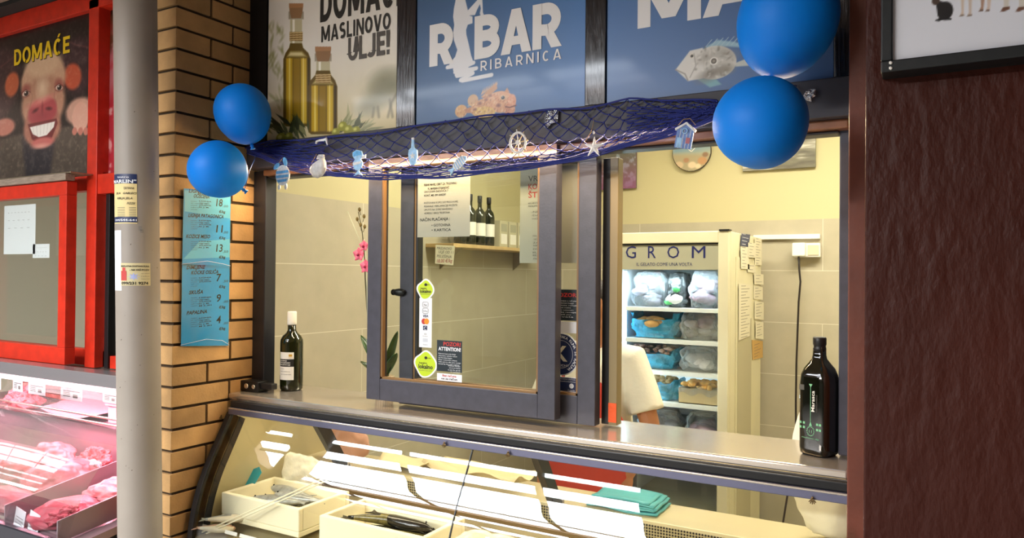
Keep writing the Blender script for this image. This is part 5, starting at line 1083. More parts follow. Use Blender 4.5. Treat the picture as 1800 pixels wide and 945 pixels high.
def shelfbag(label, px0, px1, pyt, z, film_m, fill, seed, lumps=7, lump=.04, open_top=False, dep=.22, stuff=None):
    y = 4.06+dep/2; a = at_y(px0, 600, 4.06).x; b = at_y(px1, 600, 4.06).x; a = max(a, FX0+.06); b = min(b, FX1-.06); zt = at_y((px0+px1)/2, pyt, 4.08).z; h = zt-z; c = Vector(((a+b)/2, y, z))
    zmax = min(q for q in SHZ+[1.86] if q > z+.01)-.026
    t = thing('food_bag', label, 'bag', c, 'bagged food in the freezer'); r = random.Random(seed)
    m = MB(); ww = (b-a)/2*.82
    for i in range(lumps):
        sz = lump*r.uniform(.75, 1.2); m.ico(c+Vector((r.uniform(-ww+sz, ww-sz) if ww > sz else 0, r.uniform(-dep*.36, dep*.2), min(h*.8, sz*.8+r.uniform(0, max(.001, h*.8-sz*1.5))))), (sz*r.uniform(.8, 1.3), sz, sz*r.uniform(.5, .8)), fill, 2, amp=.25, seed=seed+i)
    for i, p in enumerate(m.v): m.v[i] = Vector((min(max(p.x, FX0+.062), FX1-.062), max(p.y, 4.035), max(z+.006, min(p.z, z+h*1.02))))
    fo = m.build('frozen_food', t)
    m = MB(); n = 36; rows = 12
    def g(u, v):
        an = 2*PI*u; k = 1+.22*noise.fractal(Vector((math.cos(an)*2.2+seed, math.sin(an)*2.2, v*3)), 1, 2, 4)
        w = math.sin(PI*min(1, .28+.72*v*.75))**.5 if not open_top else .90+.16*v
        sq = lambda c_: math.copysign(abs(c_)**.62, c_)
        return c+Vector((sq(math.cos(an))*(b-a)/2*w*k*.90, sq(math.sin(an))*dep/2*w*k, h*(v if not open_top else v*.72+.10*v*noise.noise(Vector((math.cos(an)*2, math.sin(an)*2, seed)))+(.26*v if math.cos(an) > .75 or math.cos(an) < -.75 else 0))))
    m.grid(g, n, rows, film_m, True, True)
    if not open_top: m.ico(c+Vector((0, 0, h*.96)), ((b-a)*.34, dep*.32, h*.07), film_m, 3, amp=.3, fq=2, seed=seed)
    for i, p in enumerate(m.v): m.v[i] = Vector((min(max(p.x, FX0+.059), FX1-.059), min(max(p.y, 4.032), 4.72), min(max(p.z, z+.005), zmax)))
    m.build('plastic_film', t)
    return t, c, a, b, h
shelfbag('tied crinkled clear bag on the top freezer shelf, at its left end', 1104, 1168, 478, SHZ[0], clearb, meatgrey, 1, 8, .035)
t, c, a, b, h = shelfbag('dark printed bag with green mark between two clear bags on the top freezer shelf', 1166, 1206, 480, SHZ[0], darkbag, darkbag, 2, 5, .03)
m = MB(); m.ico(c+Vector((.01, -.115, h*.55)), (.022, .01, .02), greenp, 2, amp=.4, seed=4); m.ico(c+Vector((-.03, -.112, h*.16)), (.03, .01, .016), greenp, 2, amp=.4, seed=6); m.ico(c+Vector((.0, -.115, h*.26)), (.05, .008, .03), squid, 2, amp=.3, seed=7); plabel(m.build('printed_patch', t), 'green and pale printed patches')
shelfbag('big crinkled clear bag at the right end of the top freezer shelf', 1204, 1264, 476, SHZ[0], clearb, pinkmeat, 3, 10, .042)
t, c, a, b, h = shelfbag('open blue bag of bread pieces on the second freezer shelf', 1100, 1192, 548, SHZ[1], bluebag, bread, 4, 5, .035, True)
for i, (dx, dz, L) in enumerate(((-.07, .10, .03), (-.005, .105, .05), (.035, .10, .04), (.0, .085, .045))):
    m = MB(); m.ico(c+Vector((dx, -.02-.03*i, dz)), (L, .03, .022), bread, 3, amp=.06); m.build('bread_piece', t)
shelfbag('grey clear bag beside the bread on the second freezer shelf', 1186, 1264, 546, SHZ[1], clearb, meatgrey, 5, 10, .042)
t, c, a, b, h = shelfbag('open blue bag of mixed seafood pieces on the third freezer shelf', 1100, 1188, 610, SHZ[2], bluebag, pieces_m, 6, 6, .035, True)
def pieces(t, c, a, b, zt, mt, n, s_, seed):
    r = random.Random(seed); m = MB()
    for i in range(n): m.ico((r.uniform(a+.03, b-.03), c.y+r.uniform(-.10, .04), zt+r.uniform(-.02, .012)), (s_*r.uniform(.8, 1.5), s_*r.uniform(.7, 1.2), s_*r.uniform(.6, .9)), mt, 2, amp=.2, seed=i)
    o = m.build('loose_pieces', t); o['kind'] = 'stuff'; return o
pieces(t, c, a, b, c.z+.115, pieces_m, 36, .013, 1)
shelfbag('pale bag of flat frozen fish on the third freezer shelf', 1186, 1264, 610, SHZ[2], clearb, squid, 7, 12, .05)
t, c, a, b, h = shelfbag('open blue bag of brown lumps on the fourth freezer shelf', 1112, 1190, 664, SHZ[3], bluebag, pieces_b, 8, 6, .035, True); pieces(t, c, a, b, c.z+.11, pieces_b, 24, .018, 2)
t = thing('food_carton', 'ribbed carton lined with clear plastic holding yellow pieces, fourth freezer shelf', 'box', (-1.09, 4.16, SHZ[3])); a, b = at_y(1193, 700, 4.05).x, min(FX1-.06, at_y(1262, 700, 4.05).x)
m = MB(); zt = SHZ[3]+.085; m.box((a, 4.05, SHZ[3]+.001), (b, 4.26, SHZ[3]+.006), carton)
for lo, hi in (((a,4.05,SHZ[3]+.001),(b,4.055,zt)),((a,4.255,SHZ[3]+.001),(b,4.26,zt)),((a,4.055,SHZ[3]+.001),(a+.005,4.255,zt)),((b-.005,4.055,SHZ[3]+.001),(b,4.255,zt))): m.box(lo, hi, carton)
m.build('carton', t)
pieces(t, Vector((0, 4.15, 0)), a, b, zt+.022, pieces_o, 40, .018, 3); m = MB(); m.grid(lambda u, v: Vector((a-.003+(b-a+.006)*u, 4.047-.006*abs(math.sin(9*u)), zt-.03+.035*v+.01*math.sin(14*u))), 24, 4, clearb); m.build('plastic_liner', t)
shelfbag('grey clear bag lying at the left of the fifth freezer shelf', 1112, 1196, 724, SHZ[4], clearb, meatgrey, 10, 9, .045)
shelfbag('pinkish clear bag lying at the right of the fifth freezer shelf', 1198, 1264, 728, SHZ[4], clearb, pinkmeat, 11, 9, .045)
area('freezer_light', (-1.27, FY+.07, 1.70), (.5, .02), 4.5, (.66, .86, 1), (.35, 0, 0))
# paper slips on the freezer side
frs = Fr((FX1+.004, 0, 0), (0,1,0), (0,0,1)); qs = lambda px, py: (lambda p: (p.y, p.z))(at_x(px, py, FX1+.004)); receipt = mat('till_receipt', '#d9d2ba', rough=.7); kraft = mat('kraft_tag', '#c09a58', rough=.7)
SL = [((1303,410),(1318,412),(1315,434),(1301,432), navyst, 'navy and white printed slip at the top of the freezer side'),
 ((1300,433),(1313,434),(1316,473),(1301,472), receipt, 'curled till receipt under the navy slip, freezer side'),
 ((1313,426),(1325,427),(1326,453),(1313,452), receipt, 'long till receipt in the middle of the upper row, freezer side'),
 ((1326,418),(1338,420),(1338,466),(1326,465), receipt, 'longest till receipt at the rear edge of the freezer side'),
 ((1313,464),(1326,465),(1326,479),(1313,478), receipt, 'small square slip with grey stamp, freezer side'),
 ((1323,480),(1340,482),(1340,500),(1324,499), receipt, 'receipt with stamp hanging below the longest one, freezer side'),
 ((1324,501),(1340,504),(1340,527),(1324,525), receipt, 'receipt third from the top of the rear column of slips'),
 ((1325,529),(1341,531),(1341,562),(1325,560), receipt, 'wide receipt half way down the rear column of slips'),
 ((1326,564),(1340,566),(1340,596),(1326,594), receipt, 'receipt with circled mark, second from the bottom of the slips'),
 ((1321,597),(1340,599),(1340,628),(1322,632), kraft, 'kraft paper tag at the bottom of the rear column of slips'),
 ((1297,498),(1320,500),(1316,590),(1297,598), receipt, 'large typed sheet taped to the freezer side')]
for i, (a, b, c, d_, mt, lb) in enumerate(SL):
    off = .002+.0022*(i % 3)+(.012 if i in (0,) else 0)*0; t = thing('paper_slip', lb, 'slip', frs.p(*qs(*d_), off), 'paper slips on the freezer side'); m = MB(); P4 = [qs(*p) for p in (d_, c, b, a)]; m.prism(frs, P4, off, off+.0012, mt); m.build('sheet', t)
    m = MB(); (u0, v0), (u1, v1) = P4[0], P4[2]; nl = max(2, int((v1-v0)/.016))
    for k in range(nl): z_ = v0+(v1-v0)*(k+.6)/nl; m.slab(frs, u0+(u1-u0)*.15, z_, u0+(u1-u0)*(.5+.3*((k*7+i) % 3)/2), z_+.0022, off+.0012, off+.0016, stk_white if mt is navyst else inkgrey)
    m.build('printed_line', t)
# ---------------------------------------------------------------- on the back wall
t = thing('wall_clock', 'round beach picture wall clock behind the beach hut ornament', 'clock', at_y(1216, 300, 4.98)); c = at_y(1216, 267, 4.985); A = Art(.27, .27, 90, 90, '#a3a893')
A.poly([(0,.12),(.27,.15),(.27,.27),(0,.27)], '#7a98a8', .05); A.poly([(0,0),(.27,0),(.27,.11),(0,.13)], '#a89a78', .03)
for x, y, r, cl in ((.05,.05,.03,'#c9b08c'),(.21,.07,.032,'#b98a5c'),(.14,.045,.028,'#d9c3a0'),(.10,.08,.02,'#a87e5a'),(.18,.035,.02,'#e0caa4'),(.23,.11,.02,'#8a6a4c')): A.ell(x, y, r, r*.8, cl, 0, .01)
frc = wallF(c.x-.135, c.z-.135, 4.972); m = MB(); m.lathe([(.001,0),(.130,0),(.133,.004),(.133,.02),(.001,.02)], c+Vector((0,.012,0)), mat('clock_rim', '#4a4236', rough=.5), 48, Matrix.Rotation(PI/2, 3, 'X')); m.build('body', t)
vs = []; n = 40; m = MB(); A2 = A
me_ = A.mesh('face', wallF(c.x-.135, c.z-.135, 4.9935), 0, 0, .003, print_matt, t)
# keep only the disc of the printed face
bm = bmesh.new(); bm.from_mesh(me_.data); cc_ = c-wm(t).translation
bmesh.ops.delete(bm, geom=[v for v in bm.verts if math.hypot(v.co.x-cc_.x, v.co.z-cc_.z) > .131], context='VERTS')
for v in bm.verts: v.co.y = 4.9755-wm(t).translation.y
bm.to_mesh(me_.data); bm.free()
m = MB()
for a_, L, w_ in ((2.35, .07, .004), (.75, .095, .003)): m.prism(wallF(c.x, c.z, 4.974), [(-w_*math.sin(a_), w_*math.cos(a_)), (w_*math.sin(a_), -w_*math.cos(a_)), (L*math.cos(a_), L*math.sin(a_))], 0, .002, white_paint)
m.build('hand', t)
for i in range(0): pass
def picture(label, px0, py0, px1, py1, paintf):
    a = at_y(px0, py1, 4.985); b = at_y(px1, py0, 4.985); t = thing('canvas_picture', label, 'picture', ((a.x+b.x)/2, 4.985, a.z), None); A = Art(b.x-a.x, b.z-a.z, 100, 100, '#6e6a58'); paintf(A); A.mesh('canvas', wallF(a.x, a.z, 4.9995), 0, 0, .024, print_matt, t)
def pa(A):
    n_ = A.noise(6, 40, 3); A.mix(np.clip(A.V/A.h*1.6-.5, 0, 1), '#b3ad9a'); A.mix(np.clip((n_-.5)*5, 0, 1)*.8, '#d8d4c8'); A.mix(np.clip((.45-n_)*5, 0, 1)*.6, '#4a4438')
def pb(A):
    n_ = A.noise(30, 30, 6); A.mix(np.clip((n_-.5)*6, 0, 1)*.8, '#9fb4c4'); A.mix(np.clip(1-A.V/A.h*2, 0, 1)*.8, '#8a4a7c'); A.mix(np.clip(A.V/A.h-.3, 0, 1)*.6, '#3f6c9c')
picture('grey water picture on the cream wall behind the lower right balloon', 1306, 215, 1434, 301, pa)
picture('blue and purple picture beside the frame, left of the wall clock', 1050, 200, 1119, 334, pb)
tr = thing('cable_trunking', 'cream cable trunking strip on the tiled back wall', 'trunking', at_y(1390, 420, 4.99)); a = at_y(1325, 424, 4.99); b = at_y(1442, 411, 4.99)
m = MB(); m.box((a.x, 4.972, b.z-.03), (b.x, 4.999, b.z), white_paint); m.build('strip', tr, bevel=.003)
t = thing('wall_socket', 'double white wall socket with a white plug under the trunking', 'socket', at_y(1418, 452, 4.97)); a = at_y(1396, 452, 4.97); b = at_y(1443, 427, 4.97)
m = MB(); m.box((a.x, 4.94, a.z), (b.x, 4.999, b.z), white_paint); m.build('box', t, bevel=.006); m = MB(); m.box((a.x-.004, 4.90, a.z+.004), (a.x+.075, 4.94, b.z+.001), white_paint); m.build('plug', t, bevel=.008)
m = MB(); m.box((a.x+.085, 4.935, a.z+.012), (b.x-.008, 4.94, b.z-.012), cream); m.build('cover', t, bevel=.002)
m = MB(); pts = [at_y(px, py, 4.92) for px, py in ((1404,450),(1405,475),(1407,495),(1404,530),(1402,580),(1400,640),(1399,700),(1399,760))]; e = pts[-1]; pts += [Vector((e.x-.02, 4.90, .5)), Vector((e.x-.08, 4.85, .05)), Vector((e.x-.15, 4.80, .02))]
m.tube(pts, .006, mat('black_cable', '#231a16', rough=.6), 8); tag(m.build('power_cord'), 'dark power cord hanging from the plug down the tiled wall', 'cord')
# ---------------------------------------------------------------- shelf on the left inner wall
SY0, SY1, SZ = 3.55, 4.75, 1.872
t = thing('wall_shelf', 'pale wooden shelf on the left inner wall, seen through the sash', 'shelf', (-2.5, 4.15, SZ)); m = MB(); m.box((XL, SY0, SZ-.022), (XL+.20, SY1, SZ), mat('pale_shelf_wood', '#c4a775', rough=.5, var=(16, .15))); m.build('board', t, bevel=.002)
for y in (3.7, 4.6):
    m = MB(); m.prism(Fr((0, y, 0), (1,0,0), (0,0,1)), [(XL, SZ-.022), (XL+.16, SZ-.022), (XL, SZ-.15)], -.004, .004, steel_satin); m.build('bracket', t)
def shelf_bottle(label, y, x=-2.47):
    t = thing('oil_bottle', label, 'bottle', (x, y, SZ+.0005), 'oil bottles on the inner shelf'); m = MB(); m.lathe([(.034,0),(.038,.006),(.038,.185),(.030,.215),(.014,.235),(.013,.275)], (0,0,0), oilglass, 24); m.build('glass_body', t, local=True); m = MB(); m.lathe([(.014,.27),(.015,.272),(.015,.31),(.013,.312)], (0,0,0), blackrub, 16); m.build('cap', t, local=True)
    m = MB(); 
    a_ = [(.0385*math.cos(.2+2.4*i/10-1.9), .0385*math.sin(.2+2.4*i/10-1.9)) for i in range(11)]; m.add([(p[0], p[1], z_) for p in a_ for z_ in (.06, .14)], [(2*i, 2*i+2, 2*i+3, 2*i+1) for i in range(10)], wlabel, True); m.build('label', t, local=True)
    return t
b0 = shelf_bottle('dark oil bottle at the near end of the inner shelf', 3.72)
for y, lb in ((3.83, 'second dark oil bottle from the near end of the inner shelf'), (3.94, 'third dark oil bottle from the near end of the inner shelf'), (4.05, 'dark oil bottle on the inner shelf right beside the cartons')): copy_tree(b0, (-2.47, y, SZ+.0005), lb)
for k, (y, lb) in enumerate(((4.16, 'pale carton beside the bottles on the inner shelf'), (4.28, 'pale carton in the middle of the three on the inner shelf'), (4.40, 'pale carton farthest along the inner shelf'))):
    t = thing('carton', lb, 'carton', (-2.48, y, SZ), 'cartons on the inner shelf'); m = MB(); m.box((-2.54, y-.05, SZ+.0005), (-2.42, y+.05, SZ+.17), mat('pale_carton', '#bdb596', rough=.6) if k == 0 else MATS['pale_carton']); m.build('box', t, bevel=.003)
    m = MB(); m.box((-2.4198, y-.038, SZ+.02), (-2.4188, y+.038, SZ+.085), wlabel); m.box((-2.4198, y-.038, SZ+.10), (-2.4188, y+.038, SZ+.15), MATS['kraft_tag'] if 0 else greyglass); m.build('label', t)
bag('plastic_bag', 'bulging white plastic bag behind the squarish oil bottle', (-.262, 2.415, 1.115), (.115, .078, .235), mat('white_bag_plastic', '#e9e4cf', rough=.45, bump=(18, .4, .01)), 21, amp=.14)

area('freezer_light', (FX0+.085, FY+.075, 1.1), (.02, 1.1), 4, (.6, .84, 1), (0, -PI/2, 0))
# ---------------------------------------------------------------- person behind the counter
skin = mat('skin', '#b0764f', rough=.5, sss=.1); shirt = mat('white_cotton', '#e6dfc8', rough=.9, bump=(60, .25, .006)); apronm = mat('red_apron_cloth', '#c23f30', rough=.8, bump=(70, .2, .004)); trous = mat('dark_trousers', '#2c2e36', rough=.85); hairm = mat('dark_hair', '#231812', rough=.6, bump=(120, .6, .004)); shoe = mat('black_shoes', '#17171a', rough=.5)
px_, py_ = -1.30, 3.06
t = thing('person', 'person in a white short-sleeved shirt and red apron, standing behind the fish counter', 'person', (px_, py_, 0))
V = lambda x, y, z: Vector((px_+x, py_+y, z))
m = MB()
m.tube([V(0,.01,.84), V(0,.01,.95), V(0,0,1.10), V(0,0,1.24), V(0,.005,1.33), V(0,.0,1.39)], [.10,.135,.125,.135,.115,.06], skin, 20)
m.tube([V(0,0,1.36), V(0,-.015,1.44), V(0,-.03,1.50)], [.058,.052,.055], skin, 14)
hc = V(0, -.035, 1.555); m.ico(hc, (.073, .092, .108), skin, 3); m.ico(hc+Vector((0,-.045,-.055)), (.05,.05,.055), skin, 2); m.ico(hc+Vector((0,-.10,-.02)), (.014,.02,.024), skin, 2); m.tube([hc+Vector((0,-.088,.025)), hc+Vector((0,-.108,-.02))], [.009,.013], skin, 8)
for sg in (-1, 1):
    m.ico(hc+Vector((sg*.074, .005, -.01)), (.012,.022,.032), skin, 2)
    sh, el, wr = V(sg*.165,0,1.335), V(sg*.262,-.03,1.06), V(sg*.20,-.11,.87)
    m.tube([sh, sh.lerp(el,.5), el], [.056,.048,.041], skin, 12); m.ico(el, .041, skin, 2); m.tube([el, el.lerp(wr,.4), wr], [.041,.039,.027], skin, 12); m.ico(wr, .027, skin, 2)
    hd = Vector((-sg*.25, -.35, -.9)).normalized(); sd = Vector((sg, -.2, 0)); sd = (sd-hd*sd.dot(hd)).normalized(); dn = hd.cross(sd)*sg
    pm = wr+hd*.05; M = Matrix((sd, hd, dn)).transposed(); m.ico(pm, (.038,.052,.015), skin, 2, M)
    for i, (o, L) in enumerate(((-.030,.062),(-.010,.072),(.011,.067),(.030,.052))):
        a = wr+hd*.088+sd*o; b = a+hd*L*.5-dn*.004; c = b+hd*L*.33-dn*.014; e = c+hd*L*.12-dn*.018; m.tube([wr+hd*.05+sd*o*.8, a, b, c, e], [.009,.0092,.0085,.008,.007], skin, 8)
    a = wr+hd*.025-sd*sg*sg*.03; m.tube([wr+hd*.02-sd*.015, a-sd*.012+hd*.012, a-sd*.024+hd*.04-dn*.006, a-sd*.022+hd*.062-dn*.012], [.012,.0115,.010,.008], skin, 8)
    m.tube([V(sg*.085,.01,.92), V(sg*.095,.0,.50), V(sg*.095,.02,.10)], [.085,.058,.04], skin, 12); m.tube([V(sg*.095,.03,.05), V(sg*.10,-.13,.035)], [.04,.03], skin, 10)
o = m.build('body', t); q_ = o.modifiers.new('fuse', 'REMESH'); q_.mode = 'VOXEL'; q_.voxel_size = .006; q_.use_smooth_shade = True; q_ = o.modifiers.new('soft', 'SMOOTH'); q_.iterations = 3; q_.factor = .5
m = MB(); m.tube([V(0,.01,.80), V(0,.01,.92), V(0,.005,1.08), V(0,0,1.22), V(0,.0,1.31), V(0,.0,1.375)], [.165,.168,.160,.168,.150,.075], shirt, 24)
for sg in (-1, 1): m.tube([V(sg*.05,0,1.33), V(sg*.165,-.002,1.325), V(sg*.215,-.012,1.20), V(sg*.245,-.022,1.115)], [.075,.078,.074,.076], shirt, 18)
o = m.build('shirt', t); q_ = o.modifiers.new('fuse', 'REMESH'); q_.mode = 'VOXEL'; q_.voxel_size = .009; q_.use_smooth_shade = True; q_ = o.modifiers.new('soft', 'SMOOTH'); q_.iterations = 6; q_.factor = .6
m = MB()
m.grid(lambda u, v: V((u-.5)*2*.205*(1 if v < .72 else 1-.55*(v-.72)/.28), -.185+.06*abs((u-.5)*2)**2+.008*math.sin(u*16)*(1-v), .52+.72*v), 25, 22, apronm); m.build('apron', t, thick=.004)
m = MB(); m.tube([V(.10,-.15,1.235), V(.085,-.06,1.36), V(0,.075,1.40), V(-.085,-.06,1.36), V(-.10,-.15,1.235)], .007, apronm, 6); m.build('apron_strap', t)
m = MB()
for sg in (-1, 1): m.tube([V(sg*.08,.01,.93), V(sg*.095,.0,.50), V(sg*.098,.02,.09)], [.108,.085,.07], trous, 16)
m.ico(V(0,.01,.90), (.165,.125,.10), trous, 3); o = m.build('trousers', t); q_ = o.modifiers.new('fuse', 'REMESH'); q_.mode = 'VOXEL'; q_.voxel_size = .012; q_.use_smooth_shade = True
for sg in (-1, 1):
    m = MB(); m.ico(V(sg*.098,-.05,.045), (.05,.135,.05), shoe, 3); 
    for i, p in enumerate(m.v): m.v[i] = Vector((p.x, p.y, max(p.z, .002)))
    m.build('shoe', t)
m = MB(); m.ico(hc+Vector((0,.018,.030)), (.082,.092,.094), hairm, 3, amp=.05, fq=3); m.ico(hc+Vector((0,.055,-.03)), (.068,.05,.07), hairm, 3, amp=.05, fq=3); m.build('hair', t)
for sg in (-1, 1):
    m = MB(); m.ico(hc+Vector((sg*.03,-.083,.012)), (.012,.010,.008), white_paint, 2); e_ = m.build('eye', t); m = MB(); m.ico(hc+Vector((sg*.03,-.0915,.011)), (.005,.003,.005), eye_b, 1); m.build('pupil', e_)
    m = MB(); m.tube([hc+Vector((sg*.014,-.092,.032)), hc+Vector((sg*.032,-.088,.036)), hc+Vector((sg*.05,-.074,.03))], .003, hairm, 6); m.build('eyebrow', t)
m = MB(); m.tube([hc+Vector((-.024,-.086,-.062)), hc+Vector((0,-.0945,-.061)), hc+Vector((.024,-.086,-.062))], [.003,.005,.003], mat('lips', '#94544a', rough=.5), 8); m.build('mouth', t)
# ---------------------------------------------------------------- round post with adverts
ctop, cbot = at_y(238, 0, 1.57), at_y(246.5, 945, 1.57)
ax = (ctop-cbot)/(ctop.z-cbot.z); CR = .0685
def cax(z): return cbot+ax*(z-cbot.z)
post = thing('round_post', 'grey round steel post with adverts taped on, in front of the brick pier', 'post', cax(0))
m = MB(); m.tube([cax(z) for z in (0, .6, 1.2, 1.8, 2.4, 3.1)], CR, post_paint, 48); m.build('shaft', post); m = MB(); m.tube([cax(0), cax(.02)], CR+.03, post_paint, 40, smooth=False); m.build('foot_plate', post)
view = math.atan2(CAM.y-1.57, CAM.x-cbot.x)      # bearing from post to viewer
def cpt(d, z, dr=.0006): a = view+d; c = cax(z); return Vector((c.x+(CR+dr)*math.cos(a), c.y+(CR+dr)*math.sin(a), z))
def cz(py, px=242): return at_y(px, py, 1.57-CR*.8).z
def cd(px): return math.asin(max(-.98, min(.98, (px-242)/40)))
def cpatch(m, d0, d1, z0, z1, mt, dr, n=14):
    vs = []
    for i in range(n+1): d = d0+(d1-d0)*i/n; vs += [cpt(d, z0, dr), cpt(d, z1, dr)]
    m.add(vs, [(2*i, 2*i+2, 2*i+3, 2*i+1) for i in range(n)], mt, True)
def ctext(m, s_, d0, z, h, mt, dr, d1=None, bold=0, sh=0):
    vs, fs = glyphs(s_, bold, 2); k = h/CAPH; x0 = min(p[0] for p in vs); x1 = max(p[0] for p in vs); kx = ((d1-d0)/(x1-x0)) if d1 is not None else k/CR
    m.add([cpt(d0+(x-x0+sh*y)*kx, z+y*k, dr) for x, y in vs], fs, mt)
gold_paper = mat('yellowed_advert', '#d8c48a', rough=.6)
t = thing('advert_sticker', 'yellowed bistro advert sticker with navy header, upper one on the round post', 'sticker', cpt(-.4, cz(392)))
m = MB(); cpatch(m, -1.35, cd(242), cz(392), cz(304), gold_paper, .0008); cpatch(m, -1.35, cd(242), cz(321), cz(304), navyst, .0012); cpatch(m, -1.35, cd(242), cz(390), cz(380), navyst, .0012); m.build('paper', t)
m = MB(); ctext(m, 'bistro', -.95, cz(311), .0055, stk_white, .0017, -.35); ctext(m, '"MARLIN"', -1.5, cz(320), .0105, stk_white, .0017, cd(241), .02)
for s_, py, d0, d1 in (('TJESTENINA', 331, -.62, -.12), ('JELA   GABLECI', 340, -1.1, -.04), ('RIBLJA JELA', 349, -1.0, -.2), ('PIZZE', 358, -.45, -.1)): ctext(m, s_, d0, cz(py), .0065, ink, .0017, d1, .01, .25)
for k in range(6):
    cpatch(m, -1.0, -.55, cz(364+3*k), cz(363.2+3*k), inkgrey, .0013); cpatch(m, -.35, -.04, cz(364+3*k), cz(363.2+3*k), inkgrey, .0013)
ctext(m, '044/544-641', -1.2, cz(387.5), .0065, stk_white, .0017, cd(241), .02); m.build('lettering', t)
t = thing('advert_sticker', 'cream gas delivery sticker with red cylinder and phone number, lower one on the round post', 'sticker', cpt(0, cz(502)))
m = MB(); cpatch(m, cd(213), cd(264), cz(502), cz(462), papery, .0008); m.build('paper', t); m = MB()
ctext(m, 'BESPLATNA DOSTAVA PLINA', cd(214), cz(469), .005, ink, .0014, cd(262), .03); ctext(m, '► NA VAŠ POZIV' if 0 else '- NA VAŠ POZIV', cd(228), cz(475.5), .0055, ink, .0014, cd(262), .03); ctext(m, '099/231 9274', cd(214.5), cz(500), .0085, ink, .0014, cd(260), .04)
for k, s_ in enumerate(('naši telefoni', 'radno', 'vrijeme 0-24')): ctext(m, s_, cd(248), cz(481+5*k), .0032, inkgrey, .0014, cd(262))
m.build('lettering', t); m = MB(); cpatch(m, cd(214), cd(223), cz(493), cz(476), redink, .0014, 6); cpatch(m, cd(216), cd(221), cz(476), cz(470), redink, .0014, 4)
st = []
for i in range(16): a = 2*PI*i/16; r = 1 if i % 2 == 0 else .45; st.append((cd(235)+r*.28*math.cos(a), cz(486)+r*.013*math.sin(a)))
m.add([cpt(cd(235), cz(486), .0012)]+[cpt(a, b, .0012) for a, b in st], [(0, 1+i, 1+(i+1) % 16) for i in range(16)], mat('pale_blue_burst', '#9fa9d6', rough=.5)); plabel(m.build('picture', t), 'red gas cylinder and starburst print')
t = thing('paper_strip', 'white paper strip taped down the left side of the round post', 'paper', cpt(-1.1, cz(510))); m = MB(); cpatch(m, -1.4, cd(214), cz(511), cz(404), stk_white, .0006); m.build('paper', t); m = MB()
for k, s_ in enumerate(('2', '7', '12', 'n')): ctext(m, s_, -1.2, cz(418+17*k), .005, navyst, .0012)
m.build('lettering', t)
m = MB()
for a, b, z0_, z1_ in ((.05, .2, 396, 404), (.12, .26, 402, 408)): cpatch(m, a, b, cz(z1_), cz(z0_), clearb, .001, 4)
plabel(m.build('tape_remnant', post), 'bit of clear tape'); m = MB(); r = random.Random(4)
for k in range(26):
    d = r.uniform(-1.0, 1.2); z = r.uniform(.9, 2.3); w_ = r.uniform(.01, .06); h_ = r.uniform(.001, .005); m.add([cpt(d, z, .0004), cpt(d+w_, z+h_*.6, .0004), cpt(d+w_*.9, z+h_*1.4, .0004), cpt(d+w_*.2, z+h_, .0004)], [(0,1,2,3)], mat('chipped_paint', '#4e4238', rough=.9) if k == 0 else MATS['chipped_paint'])
m.build('paint_chip', post)
# ---------------------------------------------------------------- turquoise price lists on the brick
turq = mat('turquoise_card', '#1593cf', rough=.4, coat=.15, var=(4, .12)); turqp = mat('pale_turquoise_card', '#55b2d2', rough=.4, coat=.15)
XP = -2.391; frp = Fr((XP, 0, 0), (0,1,0), (0,0,1)); qp = lambda px, py: (lambda p: (p.y, p.z))(at_x(px, py, XP))
def sheetlist(label, C, items, pale):
    t = thing('price_list', label, 'price list', frp.p(*qp(*C[3])), 'turquoise fish price lists'); m = MB(); P4 = [qp(*p) for p in (C[3], C[2], C[1], C[0])]; m.prism(frp, P4, 0, .0018, turq); m.build('card', t)
    m = MB()
    for (a, b, c, d_) in pale: m.prism(frp, [qp(*p) for p in (d_, c, b, a)], .0018, .0021, turqp)  # paler turquoise patches laid over the card
    if pale: plabel(m.build('pale_area', t), 'paler turquoise areas')
    m = MB()
    def hand(s_, x, y, w, h, sl=.3, bold=.012): (u, v) = qp(x, y); u1, v1 = qp(x+w, y); hh = qp(x, y-h)[1]-v; m.text(frp, s_, u, v, hh, markerink, .0026, abs(u1-u), bold*2, sh=sl, rot=.035, res=2)
    for ttl, x, y, w, pr, py, nb in items:
        for k, s_ in enumerate(ttl): hand(s_, x+k*8, y+k*9, w[k], 6.2)
        big, small = pr; hand(big, 379, py, 11 if len(big) > 1 else 8, 12.5, .15, .008); hand(small, 391, py+2, 9, 4, .2, 0); hand('€/kg', 384, py+12, 11, 4.5, .2, .012)
        for k in range(5): 
            yy = y+9*(len(ttl)-1)+7+k*3.6; hand(['naziv', 'lat. naziv', 'podrijetlo', 'ulov', 'proizvođač'][k], 335, yy, 11+(k % 2)*3, 1.5, 0, 0)
            if k < nb: hand(['LIGNJA', 'Loligo vulgaris', 'ATLANTIK', 'N. J. M.', 'M 2 3H'][k], 349, yy, 22-4*(k % 2), 2.0, .1, .01)
    plabel(m.build('handwriting', t), 'black marker handwriting')
    m = MB(); (u0, v0) = P4[0]; (u1, v1) = P4[1]; (u2, v2) = P4[2]; (u3, v3) = P4[3]
    e = .004; m.prism(frp, [(u0-e, v0-e*2), (u1+e, v1-e*2), (u2+e, v2+e*.5), (u3-e, v3+e*.5)], .0028, .0031, thin_glass('clear_sleeve_film', (1,1,1), 1.3, .12) if 'clear_sleeve_film' not in MATS else MATS['clear_sleeve_film'])
    m.tube([frp.p(u0-e, v0+.004, .003), frp.p((u0+u1)/2, v0+.018, .0045), frp.p(u1-.03, v0+.008, .003), frp.p(u1+e, v1+.002, .003)], .0008, stk_white, 4)
    plabel(m.build('plastic_sleeve', t), 'clear plastic sleeve')
